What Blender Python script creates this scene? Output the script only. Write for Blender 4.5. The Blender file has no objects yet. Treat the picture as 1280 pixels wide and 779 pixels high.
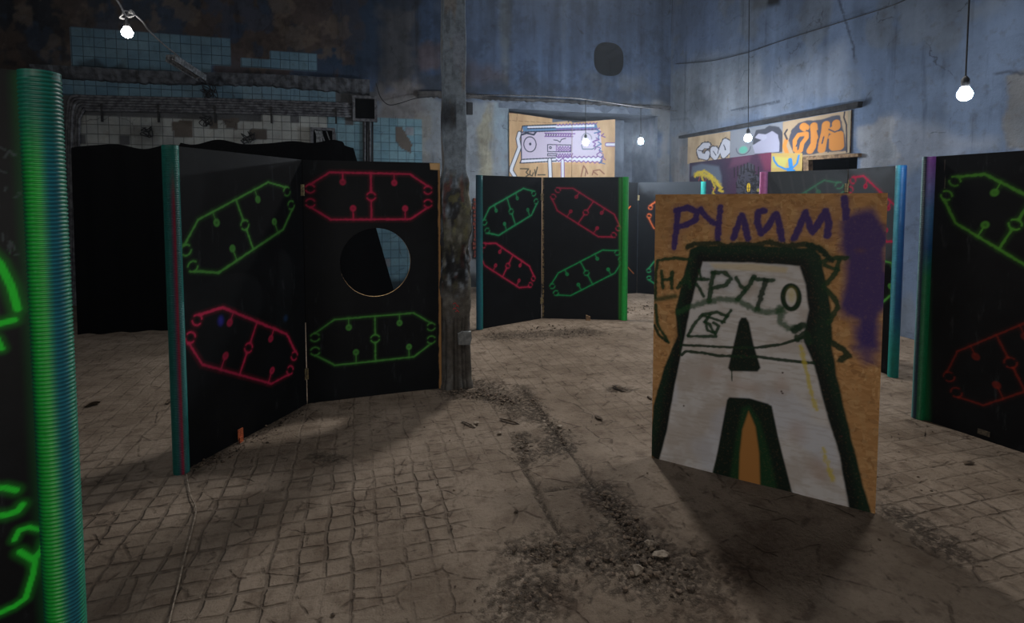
import bpy, bmesh, math, random
import numpy as np
from mathutils import Vector, Matrix
from mathutils.geometry import tessellate_polygon
random.seed(4); RNG = np.random.RandomState(7)
C = bpy.context.scene.collection
PI = math.pi
# ------------------------------------------------------------------ camera measurements
F, TH, CX, CY, CH, YAW = 680.0, 0.057, 640.0, 290.0, 1.645, math.radians(16)
PH = 1.97                                              # height of the folding screens
def ray(px, py):
    x = (px-CX)/F; u = -(py-CY)/F
    y = math.cos(TH)+u*math.sin(TH); z = -math.sin(TH)+u*math.cos(TH)
    return Vector((x*math.cos(YAW)+y*math.sin(YAW), -x*math.sin(YAW)+y*math.cos(YAW), z))
CAM = Vector((0, 0, CH))
def floor_pt(px, py, h=0.0):
    d = ray(px, py); return CAM+d*((h-CH)/d.z)
def plane_pt(px, py, p0, n):
    d = ray(px, py); return CAM+d*((Vector(p0)-CAM).dot(n)/d.dot(n))
def at(px, py, dist):                                  # point at a forward distance
    d = ray(px, py); k = Vector((math.sin(YAW), math.cos(YAW), 0)); return CAM+d*(dist/d.dot(k))
# ------------------------------------------------------------------ colour helpers
def lin(c):
    return tuple((v/255/12.92 if v/255 <= .04045 else ((v/255+.055)/1.055)**2.4) for v in c)
# numpy value noise
_tab = RNG.rand(256, 256)
def vnoise(x, y):
    xi = np.floor(x).astype(int); yi = np.floor(y).astype(int); fx = x-xi; fy = y-yi
    fx = fx*fx*(3-2*fx); fy = fy*fy*(3-2*fy)
    a = _tab[xi & 255, yi & 255]; b = _tab[(xi+1) & 255, yi & 255]; c = _tab[xi & 255, (yi+1) & 255]; d = _tab[(xi+1) & 255, (yi+1) & 255]
    return (a*(1-fx)+b*fx)*(1-fy)+(c*(1-fx)+d*fx)*fy
def fbm(x, y, o=4):
    s = 0; a = .5; t = 0
    for k in range(o):
        s = s+a*vnoise(x*2**k+17.3*k, y*2**k+9.1*k); t += a; a *= .55
    return s/t
def sstep(e0, e1, v):
    t = np.clip((v-e0)/(e1-e0), 0, 1); return t*t*(3-2*t)
class Paint:
    """colours laid on a surface: rgb + coverage at points (U,V) measured in metres on it"""
    def __init__(s, U, V):
        s.U = U; s.V = V; s.rgb = np.zeros((len(U), 3)); s.a = np.zeros(len(U))
    def blend(s, idx, cov, col):
        col = np.array(lin(col)) if len(np.shape(col)) == 1 else col
        a0 = s.a[idx]; an = cov+a0*(1-cov); k = np.where(an > 1e-5, cov/np.maximum(an, 1e-5), 0)[:, None]
        s.rgb[idx] = s.rgb[idx]*(1-k)+col*k; s.a[idx] = an
    def box(s, P, m):
        P = np.array(P)
        return np.where((s.U > P[:, 0].min()-m) & (s.U < P[:, 0].max()+m) & (s.V > P[:, 1].min()-m) & (s.V < P[:, 1].max()+m))[0]
    def segd(s, idx, P):
        u = s.U[idx]; v = s.V[idx]; d = np.full(len(idx), 1e9)
        for (x0, y0), (x1, y1) in zip(P[:-1], P[1:]):
            dx, dy = x1-x0, y1-y0; L = dx*dx+dy*dy+1e-12
            t = np.clip(((u-x0)*dx+(v-y0)*dy)/L, 0, 1)
            d = np.minimum(d, np.hypot(u-x0-t*dx, v-y0-t*dy))
        return d
    def stroke(s, P, w, col, soft=.4, op=1.0, wob=0):
        idx = s.box(P, w*1.6)
        if not len(idx): return
        d = s.segd(idx, P)
        if wob: d = d+(fbm(s.U[idx]*60, s.V[idx]*60, 2)-.5)*wob*w
        s.blend(idx, (1-sstep(w/2*(1-soft), w/2*(1+soft), d))*op, col)
    def poly(s, P, col, soft=.004, op=1.0, wob=0, wf=8):
        idx = s.box(P, soft*2+wob)
        if not len(idx): return
        u = s.U[idx]; v = s.V[idx]; ins = np.zeros(len(idx), bool)
        n = len(P)
        for i in range(n):
            x0, y0 = P[i]; x1, y1 = P[(i+1) % n]
            c = ((y0 > v) != (y1 > v)); xx = x0+(v-y0)*(x1-x0)/((y1-y0) if y1 != y0 else 1e-9)
            ins ^= c & (u < xx)
        d = s.segd(idx, list(P)+[P[0]]); d = np.where(ins, -d, d)
        if wob: d = d+(fbm(u*wf, v*wf, 3)-.5)*2*wob
        s.blend(idx, (1-sstep(-soft, soft, d))*op, col)
    def ell(s, c, rx, ry, col, soft=.004, op=1., rot=0):
        P = []
        for k in range(28):
            a = 2*PI*k/28; x, y = rx*math.cos(a), ry*math.sin(a)
            P.append((c[0]+x*math.cos(rot)-y*math.sin(rot), c[1]+x*math.sin(rot)+y*math.cos(rot)))
        s.poly(P, col, soft, op)
    def ring(s, c, rx, ry, w, col, a0=0, a1=2*PI, soft=.4, op=1., rot=0):
        P = []
        for k in range(25):
            a = a0+(a1-a0)*k/24; x, y = rx*math.cos(a), ry*math.sin(a)
            P.append((c[0]+x*math.cos(rot)-y*math.sin(rot), c[1]+x*math.sin(rot)+y*math.cos(rot)))
        s.stroke(P, w, col, soft, op)
# ------------------------------------------------------------------ object helpers
def tag(o, label=None, cat=None, group=None, kind=None):
    for k, v in (('label', label), ('category', cat), ('group', group), ('kind', kind)):
        if v: o[k] = v
    return o
def empty(name, loc, label, cat, group=None):
    o = bpy.data.objects.new(name, None); C.objects.link(o); o.location = loc; o.empty_display_size = .1
    return tag(o, label, cat, group)
def mesh_obj(name, verts, faces, mats, parent=None, fm=None, smooth=False, col=None, extra=None):
    off = Vector(parent.matrix_basis.translation) if parent is not None else Vector((0, 0, 0))
    p = parent
    while p is not None and p.parent is not None: p = p.parent; off = off+p.matrix_basis.translation
    V = np.array([tuple(v) for v in verts], float) if not isinstance(verts, np.ndarray) else verts
    V = V-np.array(off)
    me = bpy.data.meshes.new(name)
    if isinstance(faces, np.ndarray):
        n = len(faces); me.vertices.add(len(V)); me.vertices.foreach_set('co', V.ravel())
        me.loops.add(n*4); me.loops.foreach_set('vertex_index', faces.ravel().astype(np.int32))
        me.polygons.add(n); me.polygons.foreach_set('loop_start', np.arange(0, n*4, 4, dtype=np.int32))
        me.polygons.foreach_set('loop_total', np.full(n, 4, dtype=np.int32)); me.update(calc_edges=True)
    else:
        me.from_pydata([tuple(v) for v in V], [], faces); me.update()
    for m in (mats if isinstance(mats, (list, tuple)) else [mats]): me.materials.append(m)
    if fm is not None: me.polygons.foreach_set('material_index', np.array(fm, dtype=np.int32))
    if smooth: me.polygons.foreach_set('use_smooth', np.ones(len(me.polygons), bool))
    if col is not None:
        a = me.color_attributes.new('paint', 'FLOAT_COLOR', 'POINT'); a.data.foreach_set('color', np.ascontiguousarray(col, dtype=np.float32).ravel())
    for k, v in (extra or {}).items():
        a = me.attributes.new(k, 'FLOAT', 'POINT'); a.data.foreach_set('value', np.ascontiguousarray(v, dtype=np.float32))
    me.validate()
    o = bpy.data.objects.new(name, me); C.objects.link(o)
    if parent is not None: o.parent = parent
    return o
class MB:
    def __init__(s): s.v = []; s.f = []; s.m = []
    def add(s, v, f, m=0):
        n = len(s.v); s.v += [Vector(x) for x in v]; s.f += [tuple(i+n for i in q) for q in f]; s.m += [m]*len(f)
    def box(s, c, d, ax=None, m=0):                    # centre, size, optional 3 axes
        ax = ax or (Vector((1, 0, 0)), Vector((0, 1, 0)), Vector((0, 0, 1))); c = Vector(c)
        P = [c+ax[0]*(d[0]/2*i)+ax[1]*(d[1]/2*j)+ax[2]*(d[2]/2*k) for i in (-1, 1) for j in (-1, 1) for k in (-1, 1)]
        s.add(P, [(0, 1, 3, 2), (4, 6, 7, 5), (0, 4, 5, 1), (2, 3, 7, 6), (0, 2, 6, 4), (1, 5, 7, 3)], m)
    def tube(s, pts, r, n=8, m=0):
        pts = [Vector(p) for p in pts]; rings = []
        up = Vector((.13, .21, .97)); prev = None
        for i, p in enumerate(pts):
            t = (pts[min(i+1, len(pts)-1)]-pts[max(i-1, 0)]).normalized()
            a = (prev if prev is not None else up); a = a-t*a.dot(t)
            if a.length < 1e-4: a = Vector((1, 0, 0))-t*t.x
            a.normalize(); b = t.cross(a); prev = a
            rr = r[i] if isinstance(r, (list, tuple)) else r
            rings.append([p+(a*math.cos(2*PI*k/n)+b*math.sin(2*PI*k/n))*rr for k in range(n)])
        v = [q for g in rings for q in g]; f = []
        for i in range(len(rings)-1):
            for k in range(n): f.append((i*n+k, i*n+(k+1) % n, (i+1)*n+(k+1) % n, (i+1)*n+k))
        f.append(tuple(range(n))[::-1]); f.append(tuple((len(rings)-1)*n+k for k in range(n)))
        s.add(v, f, m)
    def lathe(s, base, prof, n=16, m=0):
        base = Vector(base); v = []; f = []
        for r, z in prof: v += [base+Vector((r*math.cos(2*PI*k/n), r*math.sin(2*PI*k/n), z)) for k in range(n)]
        for i in range(len(prof)-1):
            for k in range(n): f.append((i*n+k, i*n+(k+1) % n, (i+1)*n+(k+1) % n, (i+1)*n+k))
        f.append(tuple(range(n))[::-1]); f.append(tuple((len(prof)-1)*n+k for k in range(n)))
        s.add(v, f, m)
    def chunk(s, c, r, sq=(1, 1, .7), m=0, rnd=random):
        bm = bmesh.new(); bmesh.ops.create_icosphere(bm, subdivisions=1, radius=1)
        a = rnd.random()*6.28; ca, sa = math.cos(a), math.sin(a); vs = []
        for v in bm.verts:
            k = .65+.6*rnd.random(); x, y, z = v.co.x*sq[0]*k, v.co.y*sq[1]*k, v.co.z*sq[2]*k
            vs.append((c[0]+r*(x*ca-y*sa), c[1]+r*(x*sa+y*ca), max(c[2]+r*z, 0.0005)))
        s.add(vs, [tuple(v.index for v in f.verts) for f in bm.faces], m); bm.free()
    def build(s, name, mats, parent=None, smooth=False):
        return mesh_obj(name, s.v, s.f, mats, parent, s.m, smooth)
def spline(pts, n=8):
    pts = [Vector(p) for p in pts]; out = []
    for i in range(len(pts)-1):
        p0 = pts[max(i-1, 0)]; p1 = pts[i]; p2 = pts[i+1]; p3 = pts[min(i+2, len(pts)-1)]
        for k in range(n):
            t = k/n; out.append(.5*((2*p1)+(p2-p0)*t+(2*p0-5*p1+4*p2-p3)*t*t+(3*p1-p0-3*p2+p3)*t**3))
    out.append(pts[-1]); return out
# ------------------------------------------------------------------ materials
class NT:
    def __init__(s, name):
        s.m = bpy.data.materials.new(name); s.m.use_nodes = True; s.t = s.m.node_tree; s.t.nodes.clear()
        s.out = s.n('ShaderNodeOutputMaterial'); s.b = s.n('ShaderNodeBsdfPrincipled'); s.l(s.b.outputs[0], s.out.inputs[0])
        s.tc = s.n('ShaderNodeTexCoord').outputs['Object']
    def n(s, t, **k):
        x = s.t.nodes.new(t)
        for a, v in k.items(): setattr(x, a, v)
        return x
    def l(s, a, b): s.t.links.new(a, b)
    def inp(s, node, name, v):
        i = node.inputs[name]
        if hasattr(v, 'node'): s.l(v, i)
        elif isinstance(v, tuple) and len(v) == 3 and i.type == 'RGBA': i.default_value = (*v, 1)
        else: i.default_value = v
    def noise(s, scale, detail=4, rough=.6, vec=None, dist=0):
        x = s.n('ShaderNodeTexNoise'); x.inputs['Scale'].default_value = scale; x.inputs['Detail'].default_value = detail
        x.inputs['Roughness'].default_value = rough; x.inputs['Distortion'].default_value = dist
        s.l(vec or s.tc, x.inputs['Vector']); return x.outputs['Fac']
    def mapping(s, sc=(1, 1, 1), rot=(0, 0, 0), loc=(0, 0, 0), vec=None):
        x = s.n('ShaderNodeMapping'); x.inputs['Scale'].default_value = sc; x.inputs['Rotation'].default_value = rot; x.inputs['Location'].default_value = loc
        s.l(vec or s.tc, x.inputs['Vector']); return x.outputs[0]
    def rng(s, v, a, b, c=0., d=1.):
        x = s.n('ShaderNodeMapRange'); x.interpolation_type = 'SMOOTHSTEP'; s.l(v, x.inputs['Value'])
        for k, q in zip(('From Min', 'From Max', 'To Min', 'To Max'), (a, b, c, d)): x.inputs[k].default_value = q
        return x.outputs[0]
    def math(s, op, a, b=0.5, c=None):
        x = s.n('ShaderNodeMath', operation=op)
        for i, v in enumerate((a, b) if c is None else (a, b, c)):
            if hasattr(v, 'node'): s.l(v, x.inputs[i])
            else: x.inputs[i].default_value = v
        return x.outputs[0]
    def mix(s, fac, a, b, mode='MIX'):
        x = s.n('ShaderNodeMix', data_type='RGBA', blend_type=mode)
        for i, v in ((0, fac), (6, a), (7, b)):
            if hasattr(v, 'node'): s.l(v, x.inputs[i])
            elif i: x.inputs[i].default_value = (*v, 1)
            else: x.inputs[0].default_value = v
        return x.outputs[2]
    def attr(s, name):
        x = s.n('ShaderNodeAttribute'); x.attribute_name = name; return x
    def bump(s, h, st=.5, dist=.01, nrm=None):
        x = s.n('ShaderNodeBump'); x.inputs['Strength'].default_value = st; x.inputs['Distance'].default_value = dist; s.l(h, x.inputs['Height'])
        if nrm: s.l(nrm, x.inputs['Normal'])
        return x.outputs[0]
    def fin(s, col=None, rough=None, nrm=None, spec=None, metal=None):
        if col is not None: s.inp(s.b, 'Base Color', col)
        if rough is not None: s.inp(s.b, 'Roughness', rough)
        if nrm is not None: s.l(nrm, s.b.inputs['Normal'])
        if spec is not None: s.b.inputs['Specular IOR Level'].default_value = spec
        if metal is not None: s.b.inputs['Metallic'].default_value = metal
        return s.m
def simple(name, c, c2=None, scale=20, rough=.7, bump=.2, metal=0, spec=.4):
    t = NT(name); n = t.noise(scale, 5); col = t.mix(t.rng(n, .35, .65), lin(c), lin(c2 or c))
    return t.fin(col, rough, t.bump(n, bump, .004), spec, metal)
def painted(name, basefn, rough=.5, spec=.4, prough=.5, bump=.15):
    t = NT(name); base, bh = basefn(t); a = t.attr('paint')
    grain = t.noise(90, 3)
    k = t.math('MULTIPLY', a.outputs['Alpha'], t.rng(grain, .1, .5, .8, 1.))
    col = t.mix(k, base, a.outputs['Color'])
    r = t.n('ShaderNodeMix'); t.l(a.outputs['Alpha'], r.inputs[0]); r.inputs[2].default_value = rough; r.inputs[3].default_value = prough
    return t.fin(col, r.outputs[0], t.bump(bh, bump, .003), spec)
def b_black(t):
    s1 = t.noise(3, 5, .65); s2 = t.noise(14, 6, .7, t.mapping((1, 1, .22))); s3 = t.noise(160, 2)
    c = t.mix(t.rng(s1, .3, .7), lin((7, 9, 12)), lin((15, 18, 22)))
    c = t.mix(t.math('MULTIPLY', t.rng(s2, .58, .8), .5), c, lin((70, 76, 80)))
    c = t.mix(t.math('MULTIPLY', t.rng(s3, .72, .8), t.rng(s1, .5, .7)), c, lin((120, 115, 105)))
    return c, t.noise(40, 4)
def b_osb(t):
    def flakes(rot, sc, off):
        v = t.n('ShaderNodeTexVoronoi'); v.inputs['Scale'].default_value = 1; v.inputs['Randomness'].default_value = 1
        wob = t.n('ShaderNodeVectorMath', operation='ADD'); nz = t.n('ShaderNodeTexNoise'); nz.inputs['Scale'].default_value = 9
        sub = t.n('ShaderNodeVectorMath', operation='SCALE'); t.l(t.tc, nz.inputs['Vector']); t.l(nz.outputs['Color'], sub.inputs[0]); sub.inputs['Scale'].default_value = .05
        t.l(t.tc, wob.inputs[0]); t.l(sub.outputs[0], wob.inputs[1])
        m = t.mapping(sc, (0, rot, 0), off, wob.outputs[0]); t.l(m, v.inputs['Vector']); sp = t.n('ShaderNodeSeparateColor'); t.l(v.outputs['Color'], sp.inputs[0])
        return sp.outputs[0]
    f1 = flakes(.5, (22, 22, 70), (0, 0, 0)); f2 = flakes(-.9, (60, 60, 20), (3, 1, 2)); f3 = flakes(.1, (30, 30, 55), (7, 5, 1))
    c = t.mix(f1, lin((178, 130, 80)), lin((202, 154, 102))); c = t.mix(t.math('MULTIPLY', t.math('GREATER_THAN', f2, .6), .7), c, t.mix(f3, lin((168, 122, 74)), lin((222, 180, 126))))
    c = t.mix(t.math('MULTIPLY', t.math('GREATER_THAN', f3, .9), .4), c, lin((120, 82, 50)))
    c = t.mix(t.rng(t.noise(2.2, 4), .35, .75, 0, .45), c, lin((160, 118, 74)))
    return c, f1
def b_ply(t):
    n = t.noise(6, 5, .6, t.mapping((1, 1, .25))); c = t.mix(t.rng(n, .3, .7), lin((186, 152, 114)), lin((208, 176, 136)))
    return t.mix(t.rng(t.noise(2, 3), .4, .8, 0, .3), c, lin((160, 120, 80))), n
M_black = painted('black_painted_board', b_black, .55, .16, .65)
M_osb = painted('oriented_strand_board', b_osb, .75, .25, .65)
M_ply = painted('plywood_mural_board', b_ply, .75, .25, .7)
M_raw = simple('raw_plywood_edge', (208, 172, 120), (120, 92, 60), 30, .8, .3)
M_rawd = simple('dark_chipped_edge', (150, 122, 84), (22, 22, 22), 18, .8, .3)
M_hinge = simple('steel_hinge', (190, 175, 130), (120, 110, 90), 60, .45, .2, .6)
M_cable = simple('grey_cable', (125, 125, 128), (85, 85, 88), 40, .6, .1)
M_dcable = simple('dark_cable', (42, 42, 46), (24, 24, 27), 40, .6, .1)
M_conduit = simple('sooty_conduit', (120, 122, 128), (70, 70, 76), 14, .7, .3)
M_void = simple('near_black', (8, 8, 9), (5, 5, 6), 5, .95, 0, 0, .1)
M_concrete = simple('rough_concrete', (112, 106, 100), (64, 60, 58), 9, .95, .8)
M_sooty = simple('sooty_concrete', (88, 86, 86), (34, 33, 36), 5, .95, .9)
M_ledge = simple('grey_concrete_ledge', (100, 104, 112), (58, 60, 66), 7, .95, .7)
M_wood = simple('old_timber', (150, 122, 92), (90, 70, 52), 14, .85, .4)
M_dwood = simple('charred_timber', (46, 44, 46), (20, 20, 22), 12, .9, .5)
M_stone = simple('crumbled_mortar', (150, 138, 124), (98, 86, 74), 40, .95, .6)
M_crumb = simple('dusty_crumbs', (112, 96, 82), (64, 54, 46), 40, .98, .6)
M_soil = simple('dark_rubble', (98, 84, 70), (48, 40, 33), 30, .98, .8)
M_metal = simple('dull_metal', (140, 145, 150), (90, 94, 98), 25, .5, .2, .5)
M_sock = simple('black_socket', (28, 28, 30), None, 30, .5, .05)
M_brick = simple('red_brick', (140, 72, 58), (100, 50, 42), 30, .9, .6)
t = NT('black_drape'); n = t.noise(7, 5, .6, t.mapping((1, 1, .35)))
M_cloth = t.fin(t.mix(n, lin((4, 4, 5)), lin((9, 9, 10))), .95, t.bump(n, .6, .02), .05)
def emit(name, col, st):
    m = bpy.data.materials.new(name); m.use_nodes = True; b = m.node_tree.nodes['Principled BSDF']
    b.inputs['Base Color'].default_value = (.9, .9, .9, 1); b.inputs['Emission Color'].default_value = (*col, 1); b.inputs['Emission Strength'].default_value = st
    return m
# plaster / tiled walls
def wall_mat(name, axis):
    t = NT(name); a = t.attr('paint'); tm = t.attr('tiles').outputs['Fac']; rg = t.attr('rough').outputs['Fac']
    n1 = t.noise(1.6, 8, .68); n2 = t.noise(9, 7, .7); n3 = t.noise(55, 4, .7)
    st = t.noise(3.2, 6, .65, t.mapping((1.6, 1.6, .16)))
    base = t.mix(t.rng(n1, .3, .7, 0, .5), a.outputs['Color'], t.mix(1., a.outputs['Color'], lin((150, 150, 152)), 'MULTIPLY'))
    base = t.mix(t.math('MULTIPLY', t.rng(n2, .52, .68), .4), base, t.mix(1., a.outputs['Color'], lin((188, 170, 150)), 'MULTIPLY'))
    base = t.mix(t.math('MULTIPLY', t.rng(st, .55, .72), .45), base, t.mix(1., a.outputs['Color'], lin((120, 122, 128)), 'MULTIPLY'))
    # hairline cracks
    vo = t.n('ShaderNodeTexVoronoi', feature='DISTANCE_TO_EDGE'); vo.inputs['Scale'].default_value = .9
    dn = t.n('ShaderNodeTexNoise'); dn.inputs['Scale'].default_value = 2.5; dn.inputs['Detail'].default_value = 6; t.l(t.tc, dn.inputs['Vector'])
    sc = t.n('ShaderNodeVectorMath', operation='MULTIPLY_ADD'); t.l(dn.outputs['Color'], sc.inputs[0]); sc.inputs[1].default_value = (.5, .5, .5); t.l(t.tc, sc.inputs[2]); t.l(sc.outputs[0], vo.inputs['Vector'])
    cr = t.math('MULTIPLY', t.rng(vo.outputs['Distance'], .002, .008, 1, 0), t.rng(n1, .5, .6))
    base = t.mix(t.math('MULTIPLY', cr, .6), base, lin((40, 42, 46)))
    # square wall tiles
    sp = t.n('ShaderNodeSeparateXYZ'); t.l(t.tc, sp.inputs[0]); gx = sp.outputs[axis]; gz = sp.outputs[2]
    def cell(v): return t.math('ABSOLUTE', t.math('SUBTRACT', t.math('FRACT', t.math('DIVIDE', v, .15)), .5))
    gr = t.math('MAXIMUM', cell(gx), cell(gz)); joint = t.rng(gr, .462, .482)
    tmask = t.rng(tm, .45, .55)
    base = t.mix(t.math('MULTIPLY', tmask, joint), base, t.mix(1., a.outputs['Color'], lin((150, 150, 152)), 'MULTIPLY'))
    h1 = t.math('MULTIPLY', tmask, t.math('SUBTRACT', 1.2, joint))
    h2 = t.math('MULTIPLY', t.math('ADD', n2, t.math('MULTIPLY', n3, .4)), t.math('ADD', .25, rg))
    h = t.math('ADD', h1, h2)
    nr = t.bump(h, .8, .012)
    ro = t.math('SUBTRACT', .9, t.math('MULTIPLY', tmask, .55))
    return t.fin(base, ro, nr, .35)
M_wall = wall_mat('peeling_plaster_and_tile', 0); M_wallr = wall_mat('peeling_blue_plaster', 1)
# floor
def floor_mat():
    t = NT('dusty_square_tile_floor'); gm = t.attr('grid').outputs['Fac']; dk = t.attr('dirt').outputs['Fac']; rb = t.attr('rubble').outputs['Fac']
    n1 = t.noise(1.3, 7, .62); n2 = t.noise(7, 8, .7); n3 = t.noise(38, 6, .7); n4 = t.noise(140, 3, .7)
    dn = t.n('ShaderNodeTexNoise'); dn.inputs['Scale'].default_value = 6; dn.inputs['Detail'].default_value = 4; t.l(t.tc, dn.inputs['Vector'])
    sc = t.n('ShaderNodeVectorMath', operation='MULTIPLY_ADD'); t.l(dn.outputs['Color'], sc.inputs[0]); sc.inputs[1].default_value = (.05, .05, 0); t.l(t.tc, sc.inputs[2])
    sp = t.n('ShaderNodeSeparateXYZ'); t.l(sc.outputs[0], sp.inputs[0])
    def cell(v, s, o): return t.math('ABSOLUTE', t.math('SUBTRACT', t.math('FRACT', t.math('DIVIDE', t.math('ADD', v, o), s)), .5))
    x, y = sp.outputs[0], sp.outputs[1]
    small = t.math('MAXIMUM', cell(x, .118, .02), cell(y, .118, .03)); big = t.math('MAXIMUM', cell(x, .354, .02), cell(y, .354, .03))
    g1 = t.rng(small, .385, .465); g2 = t.rng(big, .478, .492)
    fill = t.rng(t.noise(3.0, 6, .65), .42, .60, 1., .22)      # grooves half filled with dust
    g = t.math('MULTIPLY', t.math('MAXIMUM', t.math('MULTIPLY', g1, fill), t.math('MULTIPLY', g2, .9)), gm)
    # diagonal cracks on the worn far tiles
    vo = t.n('ShaderNodeTexVoronoi', feature='DISTANCE_TO_EDGE'); vo.inputs['Scale'].default_value = 4.2; t.l(sc.outputs[0], vo.inputs['Vector'])
    cr = t.math('MULTIPLY', t.rng(vo.outputs['Distance'], .006, .035, 1, 0), t.rng(n2, .45, .6))
    c = t.mix(t.rng(n1, .35, .65), lin((138, 124, 110)), lin((112, 99, 86)))
    c = t.mix(t.rng(n2, .45, .66, 0, .75), c, lin((98, 84, 72)))
    c = t.mix(t.rng(n3, .5, .75, 0, .55), c, lin((90, 78, 67)))
    c = t.mix(t.rng(n4, .62, .74, 0, .6), c, lin((60, 50, 43)))
    c = t.mix(t.math('MULTIPLY', g, .42), c, lin((52, 43, 36)))
    c = t.mix(t.math('MULTIPLY', cr, .45), c, lin((62, 52, 44)))
    dd = t.math('MULTIPLY', dk, t.rng(n3, .2, .75, .55, 1.))
    c = t.mix(dd, c, lin((58, 42, 30)))
    rr = t.math('MULTIPLY', rb, t.rng(n3, .42, .6, 0, .8))
    c = t.mix(rr, c, lin((44, 37, 31)))
    h = t.math('SUBTRACT', t.math('ADD', t.math('MULTIPLY', n2, .9), t.math('ADD', t.math('MULTIPLY', n3, .55), t.math('MULTIPLY', n4, .12))), t.math('ADD', t.math('MULTIPLY', g, .75), t.math('MULTIPLY', cr, .4)))
    h = t.math('ADD', h, t.math('MULTIPLY', rr, 1.2))
    return t.fin(c, .92, t.bump(h, .95, .024), .2)
M_floor = floor_mat()

# ------------------------------------------------------------------ room
XR, YB, ZC, XL, YF = 6.35, 10.14, 6.2, -6.6, -4.0
def grid_mesh(nx, ny):
    i = np.arange(nx-1); j = np.arange(ny-1); I, J = np.meshgrid(i, j, indexing='ij'); I = I.ravel(); J = J.ravel()
    return np.stack([I*ny+J, (I+1)*ny+J, (I+1)*ny+J+1, I*ny+J+1], 1)
BN = Vector((0, 1, 0)); RN = Vector((1, 0, 0))
def bw(px, py, y=YB): p = plane_pt(px, py, (0, y, 0), BN); return (p.x, p.z)
def rw(px, py, x=XR): p = plane_pt(px, py, (x, 0, 0), RN); return (p.y, p.z)
def BW(L): return [bw(*p) for p in L]
def RW(L): return [rw(*p) for p in L]
def struct(o): o['kind'] = 'structure'; return o
# floor: fine grid where it is seen, gently uneven
fx = np.arange(XL, XR+.01, .022); fy = np.arange(YF, YB+1.3, .022)
GX, GY = np.meshgrid(fx, fy, indexing='ij'); U = GX.ravel(); V = GY.ravel()
def fl(px, py): p = floor_pt(px, py); return (p.x, p.y)
def mask(fn):
    p = Paint(U, V); fn(p); return p.a
def m_grid(p):
    W = (255, 255, 255); p.poly([(XL, YF), (XR, YF), (XR, YB+1.3), (XL, YB+1.3)], W)
    p.a *= .38
    p.poly([fl(*q) for q in [(60, 779), (90, 560), (230, 600), (330, 590), (420, 588), (560, 585), (590, 640), (600, 700), (520, 779)]], W, .12, .95)
    p.poly([fl(*q) for q in [(1120, 640), (1180, 690), (1279, 740), (1279, 640), (1180, 600)]], W, .12, .8)
    a = p.a.copy(); p.a[:] = 0
    p.poly([fl(*q) for q in [(600, 779), (590, 700), (570, 590), (640, 575), (655, 488), (690, 487), (800, 560), (1090, 650), (1170, 700), (1250, 779)]], W, .1, .97)
    p.poly([fl(*q) for q in [(480, 779), (530, 690), (640, 660), (640, 779)]], W, .2, .8)
    p.a = a*(1-p.a)
def m_dirt(p):
    W = (255, 255, 255)
    for (x, y, rx, ry, op) in [(650, 750, .3, .2, .95), (560, 745, .35, .12, .45), (900, 700, .5, .22, .8), (770, 650, .2, .3, .5), (980, 745, .5, .12, .5), (1200, 665, .35, .1, .5), (740, 610, .25, .5, .4), (470, 690, .2, .3, .35)]:
        p.ell(fl(x, y), rx, ry, W, .16, op, .3)
    p.a *= sstep(.3, .62, fbm(U*3, V*3, 4))
def m_rub(p):
    W = (255, 255, 255)
    for P, w in ([(650, 484), (706, 560)], .09), ([(700, 545), (690, 565)], .14), ([(752, 615), (800, 685)], .17), ([(765, 695), (850, 720)], .3), ([(655, 690), (708, 686)], .16), ([(652, 545), (658, 575)], .1), ([(570, 490), (600, 492)], .22), ([(625, 420), (735, 415)], .3), ([(650, 750), (670, 735)], .2), ([(385, 505), (285, 555), (240, 585)], .12), ([(600, 480), (660, 520)], .2), ([(395, 570), (420, 575)], .08), ([(765, 487), (782, 487)], .1), ([(1120, 640), (1190, 690)], .12):
        p.stroke([fl(*q) for q in P], w, W, .9, .7, 1.6)
def m_slab(p):
    W = (255, 255, 255)
    p.poly([fl(*q) for q in [(652, 576), (642, 545), (656, 490), (700, 548), (740, 608), (794, 680), (760, 695), (720, 690)]], W, .015)
    p.stroke([fl(683, 614), fl(740, 608)], .05, (0, 0, 0), .5); a = p.a.copy()
gr, di, ru = mask(m_grid), mask(m_dirt), mask(m_rub)
sl = Paint(U, V); sl.poly([fl(*q) for q in [(652, 576), (642, 545), (656, 490), (700, 548), (740, 608), (794, 680), (765, 692), (700, 665)]], (255,)*3, .02)
crk = Paint(U, V)
for P in ([(652, 576), (687, 649), (700, 665)], [(683, 614), (740, 608)], [(656, 488), (700, 548), (794, 680)]): crk.stroke([fl(*q) for q in P], .022, (255,)*3, .9)
Z = (fbm(U*.9, V*.9, 3)-.5)*.014+(fbm(U*6, V*6, 3)-.5)*.006-ru*.006+sl.a*.010-crk.a*.016
Z = np.where(Z > .012, .012, Z)
o = struct(mesh_obj('floor', np.stack([U, V, Z], 1), grid_mesh(len(fx), len(fy)), M_floor, smooth=True, extra={'grid': gr*(1-sl.a), 'dirt': di, 'rubble': np.clip(ru+crk.a*.8, 0, 1)}))

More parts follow.
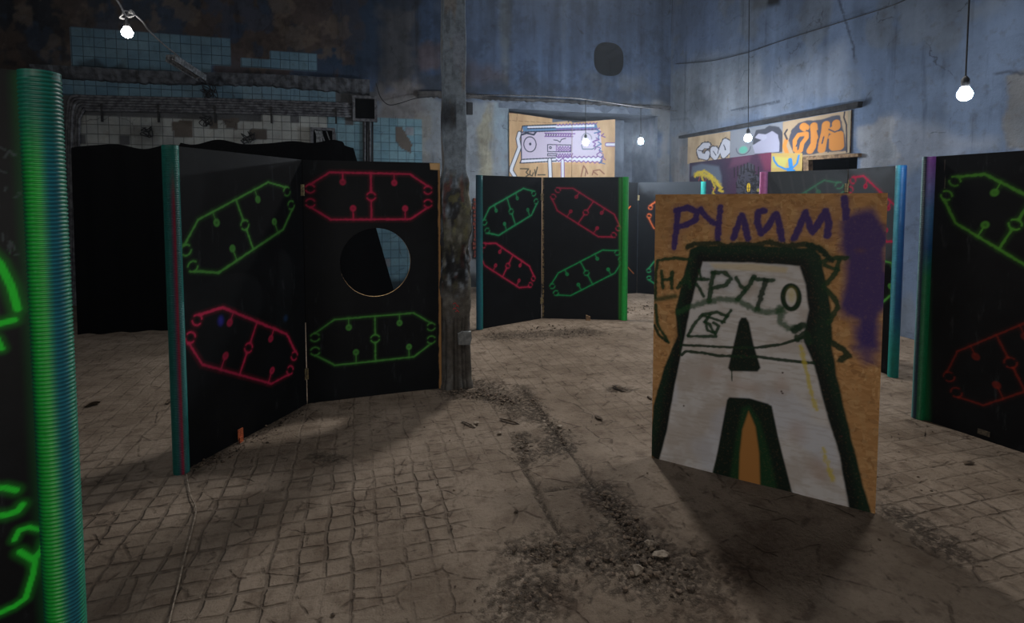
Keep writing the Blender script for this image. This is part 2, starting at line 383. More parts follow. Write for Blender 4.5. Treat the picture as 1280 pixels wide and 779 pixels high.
def wall(name, ua, ub, va, vb, res, tof, paintfn, mat, holes):
    us = np.arange(ua, ub+res*.5, res); vs = np.arange(va, vb+res*.5, res)
    us[-1] = ub; vs[-1] = vb
    for (h, kind) in holes:                           # snap grid lines onto the rectangular openings
        if kind == 'r':
            for arr, k in ((us, 0), (us, 2), (vs, 1), (vs, 3)):
                i = int(np.abs(arr-h[k]).argmin())
                if abs(arr[i]-h[k]) < res: arr[i] = h[k]
    G, H = np.meshgrid(us, vs, indexing='ij'); G = G.ravel(); H = H.ravel()
    f = grid_mesh(len(us), len(vs)); fc = (G[f].mean(1), H[f].mean(1)); keep = np.ones(len(f), bool)
    for (h, kind) in holes:
        if kind == 'r': keep &= ~((fc[0] > h[0]) & (fc[0] < h[2]) & (fc[1] > h[1]) & (fc[1] < h[3]))
        else:                                           # rounded hole: centre, radii; super-ellipse
            cx, cy, rx, ry = h
            def rad(a, b): return (np.abs((a-cx)/rx)**2.6+np.abs((b-cy)/ry)**2.6)**(1/2.6)
            keep &= rad(*fc) > 1
            q = rad(G, H); near = np.abs(q-1) < res/min(rx, ry)*.75
            G = np.where(near, cx+(G-cx)/q, G); H = np.where(near, cy+(H-cy)/q, H)
    f = f[keep]
    p = Paint(G, H); p.a[:] = 1; tl = np.zeros(len(G)); rg = np.full(len(G), .25)
    tl, rg, dz = paintfn(p, tl, rg)
    o = mesh_obj(name, tof(G, H, dz), f, mat, smooth=True, col=np.column_stack([p.rgb, np.ones(len(G))]), extra={'tiles': tl, 'rough': rg})
    return struct(o)
ox0, oz1 = bw(636, 150)[0], bw(700, 139)[1]; ox1 = bw(822, 150)[0]
hx, hz = bw(761, 74); hrx = (bw(780, 74)[0]-bw(743, 74)[0])/2; hrz = (bw(761, 53)[1]-bw(761, 95)[1])/2
def inpoly(G, H, P):
    ins = np.zeros(len(G), bool); n = len(P)
    for i in range(n):
        x0, y0 = P[i]; x1, y1 = P[(i+1) % n]
        c = ((y0 > H) != (y1 > H)); xx = x0+(H-y0)*(x1-x0)/((y1-y0) if y1 != y0 else 1e-9); ins ^= c & (G < xx)
    return ins
def paint_back(p, tl, rg):
    G, H = p.U, p.V
    p.rgb[:] = lin((84, 104, 136))
    def wash(P, c, s=.12, op=1, wob=.15, wf=3): p.poly(BW(P), c, s*1.6, op*.9, wob*1.7, wf)
    wash([(-60, -200), (545, -200), (545, 110), (420, 100), (300, 80), (80, 95), (-60, 110)], (52, 58, 70), .2)
    wash([(-60, -200), (90, -200), (95, 400), (-60, 400)], (38, 40, 46), .1)
    wash([(0, 40), (95, 40), (95, 95), (0, 95)], (62, 56, 54), .1, .8)
    wash([(320, 20), (400, 20), (400, 75), (320, 72)], (74, 72, 76), .15, .8)
    wash([(395, -80), (480, -80), (485, 95), (400, 95)], (44, 66, 92), .15, .9)
    wash([(478, 10), (520, 15), (520, 120), (468, 120)], (86, 88, 94), .06)
    wash([(524, -80), (550, -80), (550, 100), (524, 100)], (62, 84, 116), .04)
    wash([(520, 60), (548, 60), (548, 88), (524, 90)], (110, 92, 88), .06, .7)
    wash([(520, 90), (640, 92), (640, 122), (520, 122)], (60, 66, 76), .05, .8)
    for x, w, c in ((596, 9, (88, 108, 142)), (612, 7, (74, 90, 116)), (632, 10, (116, 124, 128)), (652, 12, (70, 88, 120)), (676, 6, (88, 112, 150)), (690, 7, (60, 74, 100)), (705, 6, (112, 128, 152)), (725, 8, (74, 90, 118)), (800, 12, (90, 108, 140))):
        wash([(x-w/2, -60), (x+w/2, -60), (x+w/2, 108), (x-w/2, 104)], c, .05, .7, .05)
    wash([(655, 95), (720, 100), (840, 115), (840, 133), (640, 128)], (58, 64, 76), .12, .75, .2, 4)
    wash([(735, 90), (800, 95), (830, 110), (760, 118)], (112, 120, 130), .1, .6, .2)
    wash([(590, 80), (640, 85), (640, 105), (590, 100)], (108, 96, 100), .12, .5)
    # pale peeling plaster low down
    wash([(468, 126), (520, 122), (640, 126), (640, 430), (430, 430), (430, 200)], (158, 166, 174), .06, 1, .08)
    wash([(480, 98), (522, 98), (522, 150), (468, 150)], (134, 130, 130), .06, .9)
    wash([(520, 150), (536, 150), (536, 200), (524, 200)], (170, 168, 160), .05, .7, .1)
    wash([(600, 140), (612, 130), (618, 230), (600, 260)], (186, 178, 150), .05, .8, .08)
    wash([(624, 130), (636, 130), (636, 240), (622, 240)], (150, 170, 186), .04, .8)
    wash([(640, 124), (830, 130), (830, 150), (640, 142)], (122, 134, 152), .05, .95, .05)
    wash([(822, 133), (842, 133), (842, 420), (822, 420)], (140, 142, 144), .06, .9)
    wash([(586, 300), (640, 300), (640, 430), (586, 430)], (104, 96, 88), .2, .9)
    st1 = fbm(G*6, H*.35, 4); st2 = fbm(G*17+4, H*.7, 3); up = sstep(3.3, 3.8, H)
    p.rgb *= (1+up*((st1-.5)*1.0+(st2-.5)*.35))[:, None].clip(.35, 1.7)
    mo = fbm(G*2.2+9, H*2.2, 5); lf = sstep(.9, -.4, G)*up
    for th_, c_, a_ in ((.5, (92, 78, 70), .75), (.58, (60, 76, 100), .6), (.64, (120, 108, 98), .6)):
        kk_ = (sstep(th_, th_+.05, fbm(G*2.2+th_*40, H*1.8, 5))*lf*a_)[:, None]; p.rgb[:] = p.rgb*(1-kk_)+np.array(lin(c_))*kk_
    kk_ = (sstep(.52, .6, mo)*sstep(.62, .5, fbm(G*9, H*9, 3))*.5)[:, None]; p.rgb[:] = p.rgb*(1-kk_)+p.rgb*kk_*.55
    rg[:] = .3+.7*(fbm(G*1.5, H*1.5, 3) > .52)
    m = inpoly(G, H, BW([(78, 92), (300, 100), (440, 112), (530, 120), (530, 430), (60, 430)])) & (tl < 1) & (G < bw(470, 200)[0]); p.rgb[m] = lin((104, 106, 110))
    # tiled fields, stepped along whole tiles
    qx = (np.floor(G/.15)+.5)*.15; qz = (np.floor(H/.15)+.5)*.15
    cellr = np.modf(np.abs(np.sin(qx*127.1+qz*311.7)*43758.5))[0]
    def field(P, c1, c2, miss=0.0):
        m = inpoly(qx, qz, BW(P)) & (cellr >= miss)
        c1 = np.array(lin(c1)); c2 = np.array(lin(c2)); k = (cellr*7 % 1)[m][:, None]
        p.rgb[m] = c1*(1-k)+c2*k; tl[m] = 1; rg[m] = .1
    blue1, blue2 = (104, 142, 166), (120, 156, 176)
    field([(94, 34), (294, 42), (294, 80), (345, 68), (400, 72), (400, 88), (94, 84)], blue1, blue2, .02)
    field([(80, 98), (330, 108), (422, 116), (422, 131), (80, 122)], blue1, blue2, .03)
    field([(98, 140), (415, 148), (415, 420), (98, 420)], (172, 178, 178), (190, 194, 192), .05)
    field([(415, 148), (455, 150), (455, 420), (415, 420)], (118, 162, 182), (138, 178, 194), .02)
    field([(470, 146), (524, 146), (524, 420), (470, 420)], (118, 162, 182), (138, 178, 194), .03)
    for P in ([(214, 152), (240, 150), (241, 172), (218, 172)], [(262, 150), (272, 150), (272, 162), (262, 162)], [(276, 148), (298, 148), (298, 162), (284, 160)], [(312, 162), (334, 162), (334, 174), (312, 174)], [(494, 158), (502, 158), (515, 180), (514, 192), (502, 186), (494, 176)]):
        m = inpoly(G, H, BW(P)); tl[m] = 0; p.rgb[m] = lin((112, 104, 98)); rg[m] = 1
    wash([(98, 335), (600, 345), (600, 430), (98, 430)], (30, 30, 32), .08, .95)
    # dark band along the ledge and stains on tiles
    wash([(170, 160), (190, 158), (190, 176), (176, 176)], (90, 88, 86), .08, .6)
    wash([(80, 84), (350, 96), (350, 102), (80, 92)], (44, 52, 62), .04, .8)
    dz = (fbm(G*1.2, H*1.2, 4)-.5)*.03*(1-tl)
    return tl, rg, dz
wall('wall_back', XL, XR, 0, ZC, .025, lambda G, H, d: np.stack([G, YB+d*1.0, H], 1), paint_back, M_wall,
     [((ox0, 0, ox1, oz1), 'r'), ((hx, hz, hrx, hrz), 'e')])
o4 = (rw(1072, 200)[0], 0.0, rw(1006, 200)[0], rw(1040, 195)[1])
def paint_right(p, tl, rg):
    G, H = p.U, p.V
    p.rgb[:] = lin((102, 119, 146))
    def wash(P, c, s=.12, op=1, wob=.12, wf=3): p.poly(RW(P), c, s, op, wob, wf)
    wash([(838, -100), (900, -100), (900, 60), (838, 90)], (96, 116, 150), .3, .8)
    wash([(838, 95), (875, 70), (950, 70), (960, 120), (900, 150), (838, 168)], (128, 138, 150), .2, .8)
    wash([(866, 112), (884, 108), (890, 128), (880, 142), (868, 140)], (58, 68, 84), .12, .9, .18, 5)
    wash([(840, 108), (900, 112), (900, 145), (840, 150)], (76, 82, 90), .2, .5, .2, 5)
    wash([(838, 168), (862, 168), (862, 235), (838, 235)], (138, 134, 130), .05, .8)
    wash([(1072, 160), (1118, 142), (1122, 205), (1074, 214)], (138, 142, 150), .02, .9, .08, 5)
    wash([(1258, 94), (1300, 88), (1300, 190), (1262, 184), (1252, 150), (1262, 120)], (118, 120, 124), .02, 1, .06, 5)
    wash([(1060, 168), (1120, 140), (1240, 180), (1130, 212)], (168, 172, 180), .1, .4, .1)
    wash([(880, 110), (1050, 60), (1060, 120), (900, 160)], (148, 156, 168), .2, .5, .2)
    wash([(930, -60), (990, -60), (975, 6), (940, 14)], (18, 20, 24), .06, 1, .06)
    for P in ([(1048, 0), (1058, 30), (1066, 55), (1068, 72)], [(915, 138), (975, 127)], [(838, 150), (860, 148), (870, 165)], [(1245, 92), (1262, 90), (1280, 92)]):
        p.stroke(RW(P), .03, (58, 66, 80), .6, .8, .8)
    kk_ = (sstep(.5, .62, fbm(G*1.7+3, H*1.3, 5))*.6)[:, None]; p.rgb[:] = p.rgb*(1-kk_)+np.array(lin((112, 120, 130)))*kk_
    p.rgb *= (1+(fbm(G*8, H*.5, 3)-.5)*.5)[:, None]
    rg[:] = .2+.5*(fbm(G*1.3, H*1.3, 3) > .56)
    m = inpoly(G, H, RW([(1258, 94), (1300, 88), (1300, 190), (1262, 184), (1252, 150)])); rg[m] = 1
    dz = (fbm(G*1.1+5, H*1.1, 4)-.5)*.03
    return tl, rg, dz
wall('wall_right', YF, YB, 0, ZC, .025, lambda G, H, d: np.stack([XR+d, G, H], 1), paint_right, M_wallr, [(o4, 'r')])
for nm, c, d in (('ceiling', ((XL+XR)/2, (YF+YB)/2, ZC+.1), (XR-XL+.4, YB-YF+.4, .2)), ('wall_left', (XL-.1, (YF+YB)/2, ZC/2), (.2, YB-YF, ZC)), ('wall_front', ((XL+XR)/2, YF-.1, ZC/2), (XR-XL, .2, ZC))):
    b = MB(); b.box(c, d); struct(b.build(nm, M_sooty))
# recess behind the murals: side, top and back walls built as one niche
t = NT('grey_blue_plaster'); n = t.noise(2, 6, .65); M_niche = t.fin(t.mix(t.rng(n, .35, .65), lin((128, 140, 158)), lin((96, 106, 122))), .9, t.bump(n, .4, .02))
YN = YB+1.1; b = MB()
b.box(((ox0+ox1)/2, YN+.05, oz1/2), (ox1-ox0+.4, .1, oz1+.1)); b.box((ox0-.06, (YB+YN)/2+.05, oz1/2), (.1, YN-YB-.1, oz1)); b.box((ox1+.06, (YB+YN)/2+.05, oz1/2), (.1, YN-YB-.1, oz1)); b.box(((ox0+ox1)/2, (YB+YN)/2, oz1+.06), (ox1-ox0+.4, YN-YB, .1))
struct(b.build('wall_niche', M_niche))
b = MB(); px0 = bw(793, 150)[0]; b.box((px0-.22, YN-.35, oz1/2-.02), (.5, .5, oz1-.05)); struct(b.build('trim_1', M_niche))
b = MB(); xa = XR+.9; ya, yb_ = o4[0], o4[2]
b.box((xa, (ya+yb_)/2, o4[3]/2), (.1, yb_-ya+.4, o4[3]+.2)); b.box(((XR+xa)/2, ya-.08, o4[3]/2), (xa-XR-.1, .1, o4[3])); b.box(((XR+xa)/2, yb_+.08, o4[3]/2), (xa-XR-.1, .1, o4[3])); b.box(((XR+xa)/2+.05, (ya+yb_)/2, o4[3]+.1), (xa-XR-.1, yb_-ya+.3, .1))
struct(b.build('wall_shaft', M_void))
# round duct hole in the back wall
root = empty('duct_opening', (hx, YB, hz), 'dark rounded duct hole high in the blue-grey back wall', 'vent')
def sup(k, n, rx, ry):
    a = 2*PI*k/n; c, s_ = math.cos(a), math.sin(a); q = (abs(c)**2.6+abs(s_)**2.6)**(-1/2.6); return rx*q*c, ry*q*s_
v = []; f = []; n = 40
for y, sc in ((YB+.005, 1.0), (YB+.25, .96), (YB+.6, .93)):
    for k in range(n): x, z = sup(k, n, hrx*sc*1.03, hrz*sc*1.03); v.append((hx+x, y, hz+z))
for i in range(2):
    for k in range(n): f.append((i*n+k, i*n+(k+1) % n, (i+1)*n+(k+1) % n, (i+1)*n+k))
f.append(tuple(2*n+k for k in range(n)))
mesh_obj('duct_lining', v, f, simple('dark_duct', (16, 22, 32), (8, 11, 16), 8, .8, .3), root)
# ledges on the back wall: ragged concrete band and lintel line
def ledge(name, P, depth, mat, seed):
    """P: list of (px, ytop, ybottom) in the photograph on the back wall; ragged edges"""
    r = random.Random(seed); n = 90; v = []; f = []
    xs = [p[0] for p in P]
    for i in range(n+1):
        x = xs[0]+(xs[-1]-xs[0])*i/n
        yt = float(np.interp(x, xs, [p[1] for p in P]))+r.uniform(-.4, .4); yb2 = float(np.interp(x, xs, [p[2] for p in P]))+r.uniform(-1.2, .9)
        d = depth*(.9+.12*r.random()); a = bw(x, yt, YB-d*.5); c = bw(x, yb2, YB-d*.5)
        v += [(a[0], YB+.05, a[1]), (a[0], YB-d, a[1]-.02), (a[0], YB-d*(.86+.12*r.random()), (a[1]*.45+c[1]*.55)), (c[0], YB-d*.55, c[1]+.02), (c[0], YB+.05, c[1])]
    for i in range(n):
        for k in range(4): f.append((i*5+k, i*5+k+1, (i+1)*5+k+1, (i+1)*5+k))
    f.append((0, 1, 2, 3, 4)); f.append(tuple(n*5+k for k in (4, 3, 2, 1, 0)))
    return struct(mesh_obj(name, v, f, mat))
ledge('trim_2', [(40, 80, 97), (88, 82, 99), (180, 88, 105), (330, 92, 108), (462, 99, 119)], .16, M_ledge, 1)
ledge('trim_3', [(522, 113, 122), (560, 113, 123), (640, 122, 127), (700, 124, 129), (838, 132, 138)], .07, M_sooty, 2)
# brick showing where the pilaster beside the column has lost its plaster
def brick_patch(parent):
    b = MB(); r = random.Random(5); x0, z0 = bw(590, 322); x1, z1 = bw(606, 252); h = .072; z = z0; row = 0
    while z < z1:
        x = x0-(.12 if row % 2 else 0)
        while x < x1:
            a = max(x, x0+r.uniform(0, .03)); e = min(x+.235, x1-r.uniform(0, .07))
            if e-a > .03: b.box(((a+e)/2, YB-.012, z+h/2), (e-a-.012, .05+r.uniform(0, .012), h-.014))
            x += .245
        z += h+.004; row += 1
    return b.build('wall_brickwork', M_brick)
struct(brick_patch(None))
# ------------------------------------------------------------------ conduits, vents, cables on the back wall
root = empty('conduit_bundle', (bw(90, 130)[0], YB, bw(90, 130)[1]), 'sooty bundle of parallel conduits running along the tiled wall and bending down at left', 'pipes')
for k in range(6):
    y = YB-.05-.012*(k % 3)
    L = [bw(440, 139+k*3.1-9, y), bw(300, 134+k*3.2-9, y), bw(180, 131+k*3.3-9, y), bw(115, 129.5+k*3.4-9, y)]
    x = 84+k*3.0
    L += [bw(x+9-k*.6, 128+k*3.4-8, y), bw(x+2, 133+k*3.6-6, y), bw(x, 150, y), bw(x-1, 190, y), bw(x-1, 280, y), bw(x-1, 400, y)]
    b = MB(); b.tube(spline([(q[0], y, q[1]) for q in L], 6), .022, 8); b.build('conduit', M_conduit, root, True)
for x in (130, 200, 270, 340, 420):
    b = MB(); p = bw(x, 132+x*.012); q = bw(x, 146+x*.012); b.box(((p[0]), YB-.085, (p[1]+q[1])/2-.02), (.03, .02, .28)); b.build('clamp', M_dcable, root)
root = empty('cable_riser', (bw(462, 200)[0], YB, bw(462, 200)[1]), 'vertical run of dark cables down the tiles below the square vent', 'pipes')
for k in range(4):
    b = MB(); L = [bw(456+k*3.2, y_, YB-.04) for y_ in (150, 170, 200, 260, 350)]
    b.tube([(q[0], YB-.04, q[1]) for q in L], .017, 8); b.build('cable', M_dcable if k % 2 else M_conduit, root, True)
def vent(name, px0, py0, px1, py1, label, open_):
    a = bw(px0, py1); c = bw(px1, py0); x0, z0 = a; x1, z1 = c
    root = empty(name, ((x0+x1)/2, YB, z0), label, 'vent')
    b = MB(); w = .045; y = YB-.05
    b.box(((x0+x1)/2, y, z1-w/2), (x1-x0, .12, w)); b.box(((x0+x1)/2, y, z0+w/2), (x1-x0, .12, w)); b.box((x0+w/2, y, (z0+z1)/2), (w, .12, z1-z0-2*w)); b.box((x1-w/2, y, (z0+z1)/2), (w, .12, z1-z0-2*w))
    b.build('frame', M_conduit, root)
    b = MB(); b.box(((x0+x1)/2, YB-.02, (z0+z1)/2), (x1-x0-2*w, .03, z1-z0-2*w)); b.build('shade_slab', M_void, root)  # solid near-black slab in place of the shaded hole
    if open_:
        b = MB()
        for k in range(3): b.box((x0+w+(x1-x0-2*w)*(k+.7)/3.4, YB-.06, (z0+z1)/2), (.02, .02, z1-z0-2*w), (Vector((.95, 0, .3)), Vector((0, 1, 0)), Vector((-.3, 0, .95))))
        b.box((x0+.14, YB-.06, (z0+z1)/2), (.1, .04, .2)); b.build('broken_grille', M_metal, root)
    return root
vent('square_vent', 441, 122, 471, 152, 'square dark vent hole with a thick frame above the cable riser', False)
vent('grille_vent', 389, 161, 419, 183, 'small vent with a broken grille in the white tiles', True)
def soot_bracket(px, py, s, label, seed, name='wire_tangle'):
    r = random.Random(seed); b = MB(); c = bw(px, py, YB-.08)
    for k in range(5):
        L = [(c[0]+r.uniform(-s, s), YB-.06-r.uniform(0, .06), c[1]+r.uniform(-s, s)) for _ in range(5)]
        b.tube(spline(L, 4), .007, 5)
    return tag(b.build(name, M_dcable), label, 'wires')
soot_bracket(262, 112, .14, 'tangle of dark torn wires below the hanging tube fixture', 1)
soot_bracket(257, 151, .1, 'small dark clump of wires sticking out of the white tiles', 2)
soot_bracket(184, 165, .09, 'faint bent wire scrap on the white tiles at left', 3)
soot_bracket(310, 172, .12, 'thin looped wires standing above the black drape', 4)
def cable(name, pts, r, label, mat=M_cable, n=8):
    b = MB(); b.tube(spline(pts, n), r, 6); return tag(b.build(name, mat, None, True), label, 'cable')
def bp(px, py, off=.05): q = bw(px, py, YB-off); return (q[0], YB-off, q[1])
def rp(px, py, off=.04): q = rw(px, py, XR-off); return (XR-off, q[0], q[1])
cable('slack_cable', [bp(470, 104, .2), bp(476, 122, .2), bp(486, 131, .2), bp(500, 129, .2), bp(520, 123, .16), bp(548, 120, .16)], .008, 'dark cable sagging across the pale plaster left of the column', M_dcable)
cable('strung_cable', [at(560, 119, 8.6), at(640, 119, 8.6), at(690, 121, 8.6), at(732, 124, 8.6), at(801, 134, 9.2), rp(846, 139, .02)], .009, 'light grey cable strung along the lintel above the robot mural')
cable('wall_cable', [rp(845, 80), rp(890, 76), rp(930, 67), rp(940, 64), rp(980, 50), rp(1040, 31), rp(1100, 12), rp(1131, 0), rp(1190, -30)], .007, 'thin dark cable climbing across the blue right wall', M_dcable)
# ------------------------------------------------------------------ lamps
def lamp(px, py, dist, label, st, cordpts, col=(.86, .93, 1.0), r=.036, mname='lit_bulb'):
    p = at(px, py, dist); root = empty('hanging_lamp', p, label, 'lamp', 'bare bulbs hanging in the hall')
    b = MB(); prof = [(.004, -r)]+[(r*math.sin(a), -r*math.cos(a)) for a in [PI*k/12 for k in range(1, 9)]]+[(r*.62, r*.9), (r*.5, r*1.15)]
    b.lathe(p, prof, 18); b.build('bulb', emit(mname, col, st), root, True)
    b = MB(); b.lathe(p, [(r*.52, r*1.1), (r*.56, r*1.3), (r*.56, r*2.3), (r*.3, r*2.7), (r*.12, r*2.9)], 12); b.build('socket', M_sock, root, True)
    b = MB(); pts = [p+Vector((0, 0, r*2.8))]+[Vector(q) for q in cordpts]; b.tube(spline(pts, 5) if len(pts) > 2 else pts, .006, 6); b.build('cord', M_dcable, root)
    return p
ST = 420
pA = at(159, 41, 5.5); knot = at(157, 18, 5.5)
lamp(159, 41, 5.5, 'bare lit bulb hanging below the knotted cable at top left', ST*.3, [knot], (1.0, .95, .86), r=.05)
lamp(732, 178, 8.6, 'bare bulb glowing in front of the robot mural', ST*2.0, [at(732, 124.5, 8.6)], r=.045, mname='bright_bulb')
lamp(801, 177, 9.2, 'bare bulb glowing between the robot mural and the room corner', ST*1.8, [at(801, 134.5, 9.2)], r=.045, mname='bright_bulb')
q = at(935, 173, 8.0); lamp(935, 173, 8.0, 'bright bare bulb in front of the bubble letter boards', ST*.85, [at(935.5, 120, 8.05), at(936, 60, 8.2), at(936.5, -20, 8.2)], r=.05)
q = at(1206, 118, 4.3); lamp(1206, 118, 4.3, 'large bright bulb on a long cord near the right wall', ST*.62, [(q.x, q.y, q.z+1.5), (q.x+.01, q.y, ZC)], r=.05)
# unseen lights: one overhead lamp inferred from shadows, the others added as fill
def spot(p, aim, power, ang, col, rad=.25, blend=.6):
    l = bpy.data.lights.new('unseen_spot', 'SPOT'); l.energy = power; l.spot_size = math.radians(ang); l.spot_blend = blend; l.color = col; l.shadow_soft_size = rad
    o = bpy.data.objects.new('unseen_spot', l); C.objects.link(o); o.location = p; o.rotation_euler = (Vector(aim)-Vector(p)).to_track_quat('-Z', 'Y').to_euler(); return o
def fill_light(p, power, col, rad=.12):
    l = bpy.data.lights.new('unseen_fill', 'POINT'); l.energy = power; l.color = col; l.shadow_soft_size = rad
    o = bpy.data.objects.new('unseen_fill', l); C.objects.link(o); o.location = p; return o
q = at(700, 200, 7.6); spot((q.x, q.y, 5.9), (q.x-.3, q.y-2.6, 0), 640, 92, (1., .97, .93))
q = at(1150, 200, 4.6); spot((q.x+.2, q.y, 5.9), (q.x-.6, q.y, 0), 260, 100, (1., .97, .93))  # overhead fill added above the right side
spot((-2.5, 4.0, 5.9), (-2.2, 5.0, 0), 120, 105, (.95, .97, 1.))  # weak overhead fill added above the left side
q = Vector((math.sin(YAW), math.cos(YAW), 0))
fill_light(q*-3.6+Vector((-.6, 0, 1.8)), 145, (1., .94, .87), .2)  # unseen fill behind the camera, brightening surfaces that face it
fill_light(q*-.7+Vector((.1, 0, 1.6)), 24, (1., .93, .86), .15)  # weak fill added beside the camera to lift the chipboard
fill_light(q*-1.0+Vector((-3.6, 0, 3.4)), 40, (.85, .93, 1.), .2)  # cool fill added high at left, behind the camera
# knotted cable and the dangling tube fixture
top = at(140, -12, 5.5); fx_ = at(224, 71, 7.0)
cable('knotted_cable', [at(132, -60, 5.4), top, at(150, 6, 5.5), at(154, 16, 5.5), at(150, 22, 5.5), at(158, 22, 5.52), at(163, 13, 5.5), at(168, 18, 5.5), at(160, 21, 5.48), at(154, 14, 5.5), at(166, 17, 5.55), at(178, 27, 5.8), at(186, 38, 6.2), at(205, 56, 6.6), fx_], .009, 'pale knotted cable running from the top edge down to the dangling fixture', M_cable, 6)
a = at(213, 73, 7.0); c = at(252, 98, 7.6); root = empty('tube_fixture', (a+c)/2, 'battered tube light fixture dangling at a slant in front of the tiled wall', 'lamp')
ax = (c-a).normalized(); sd = ax.cross(Vector((0, 0, 1))).normalized(); upv = sd.cross(ax); L = (c-a).length
m = MB(); m.box((a+c)/2+upv*.035, (L, .13, .03), (ax, sd, upv)); m.box((a+c)/2+sd*.06, (L, .012, .07), (ax, sd, upv)); m.box((a+c)/2-sd*.06, (L, .012, .07), (ax, sd, upv)); m.build('housing', M_metal, root)
for s_ in (-1, 1):
    m = MB(); m.box(a+ax*.02+sd*(.03*s_), (.03, .03, .03), (ax, sd, upv)); m.box(c-ax*.02+sd*(.03*s_), (.03, .03, .03), (ax, sd, upv)); m.tube([a+ax*.03+sd*(.03*s_), c-ax*.03+sd*(.03*s_)], .01, 8); m.build('tube_holder', M_conduit, root)
cable('fixture_lead', [c, at(258, 104, 8.0), bp(264, 112, .1), bp(267, 121, .08)], .009, 'dark lead from the slanting fixture to the conduits', M_dcable)
# ------------------------------------------------------------------ painted boards
def board(name, P0, P1, h, th, mats, paintfn, parent=None, res=.006, hole=None, z0=0.0, topfn=None, drop=.0):
    """board standing on P0-P1 (left to right as seen from the camera), front face towards the camera; paintfn(Paint, mapper)"""
    P0 = Vector((P0[0], P0[1], 0)); P1 = Vector((P1[0], P1[1], 0)); W = (P1-P0).length; u = (P1-P0)/W; nrm = Vector((u.y, -u.x, 0))
    nu = int(round(W/res))+1; nz = int(round(h/res))+1
    us = np.linspace(0, W, nu); zs = np.linspace(0, h, nz); A, B = np.meshgrid(us, zs, indexing='ij'); A = A.ravel(); B = B.ravel()
    if topfn is not None: B = B*(topfn(A)/h)
    f = grid_mesh(nu, nz); N = len(A)
    if hole:
        hx_, hz_, hr = hole; r_ = np.hypot(A-hx_, B-hz_); k = np.abs(r_-hr) < res*.72
        ce = np.hypot(A[f].mean(1)-hx_, B[f].mean(1)-hz_) > hr; f = f[ce]
        A = np.where(k, hx_+(A-hx_)*hr/np.maximum(r_, 1e-6), A); B = np.where(k, hz_+(B-hz_)*hr/np.maximum(r_, 1e-6), B)
    p = Paint(A, B)
    def mp(px, py):
        q = plane_pt(px, py, P0, nrm); return ((q-P0).dot(u), q.z-z0)
    paintfn(p, mp)
    def XYZ(a, b, off): return np.stack([P0.x+u.x*a+nrm.x*off, P0.y+u.y*a+nrm.y*off, b+z0], 1)
    V1 = XYZ(A, B, 0); col = np.column_stack([p.rgb, p.a])
    verts = [V1]; faces = [f]; fm = [np.zeros(len(f), int)]
    if hole:
        verts.append(XYZ(A, B, -th)); faces.append(f[:, ::-1]+N); fm.append(np.zeros(len(f), int)); n0 = 2*N
    else:
        n0 = N
    # rim
    hh = np.array([h, h]) if topfn is None else topfn(np.array([0., W]))
    ca = np.array([0, W, W, 0]); cb = np.array([0, 0, hh[1], hh[0]])
    R = np.concatenate([XYZ(ca, cb, -.0002), XYZ(ca, cb, -th)]); verts.append(R)
    q = [[n0+i, n0+4+i, n0+4+(i+1) % 4, n0+(i+1) % 4] for i in range(4)]; mm = [1]*4
    if not hole: q.append([n0+7, n0+6, n0+5, n0+4]); mm.append(0)
    n1 = n0+8
    if hole:
        n = 64; an = np.arange(n)*2*PI/n; rr = hole[2]
        R2 = np.concatenate([XYZ(hole[0]+rr*np.cos(an), hole[1]+rr*np.sin(an), 0), XYZ(hole[0]+rr*np.cos(an), hole[1]+rr*np.sin(an), -th)]); verts.append(R2)
        for k in range(n): q.append([n1+k, n1+(k+1) % n, n1+n+(k+1) % n, n1+n+k]); mm.append(1)
    faces.append(np.array(q)); fm.append(np.array(mm)); verts = np.concatenate(verts); faces = np.concatenate(faces)
    cc = np.zeros((len(verts), 4)); cc[:N] = col
    return mesh_obj(name, verts, faces, mats, parent, np.concatenate(fm), False, cc)
def pipe(P, a_of, parent, toward, h=PH, r=.045, z0=0.0, lean=(0, 0)):
    """ribbed plastic pipe slipped over the board's edge; colour depends on the side"""
    nr = int(h/.0105)*4; zs = np.linspace(0, h, nr+1); na = 28
    rr = r*(1-.075*(.5+.5*np.cos(zs/.0105*2*PI))); rr[:5] = r*.97; rr[-8:] = r*.96
    an = np.arange(na)*2*PI/na; Zg, Ag = np.meshgrid(zs, an, indexing='ij')
    base = math.atan2(toward[1], toward[0])
    X = P[0]+rr[:, None]*np.cos(Ag+base)+lean[0]*Zg; Y = P[1]+rr[:, None]*np.sin(Ag+base)+lean[1]*Zg
    V_ = np.stack([X.ravel(), Y.ravel(), (Zg+z0).ravel()], 1)
    i, j = np.meshgrid(np.arange(nr), np.arange(na), indexing='ij'); i = i.ravel(); j = j.ravel()
    f = np.stack([i*na+j, i*na+(j+1) % na, (i+1)*na+(j+1) % na, (i+1)*na+j], 1)
    # close the top with a shallow cap
    top = len(V_); V_ = np.concatenate([V_, [[P[0]+lean[0]*h, P[1]+lean[1]*h, z0+h+.002]]*1])
    f = np.concatenate([f, np.array([[nr*na+k, nr*na+(k+1) % na, top, top] for k in range(0, na)])])[:len(f)+0]
    ang = (Ag+PI) % (2*PI)-PI                              # 0 = towards the camera, + = counter-clockwise seen from above (camera right side)
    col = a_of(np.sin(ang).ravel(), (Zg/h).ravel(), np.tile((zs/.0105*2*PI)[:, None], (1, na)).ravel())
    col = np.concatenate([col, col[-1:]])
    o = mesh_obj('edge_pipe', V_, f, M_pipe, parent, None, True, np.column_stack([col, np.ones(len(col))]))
    b = MB(); c = Vector((P[0]+lean[0]*h, P[1]+lean[1]*h, z0+h)); b.lathe(c+Vector((0, 0, -.004)), [(r*.93, 0), (r*.9, .004), (r*.5, .006), (.002, .007)], 20)
    b.build('pipe_cap', M_pipecap, o, True)
    return o
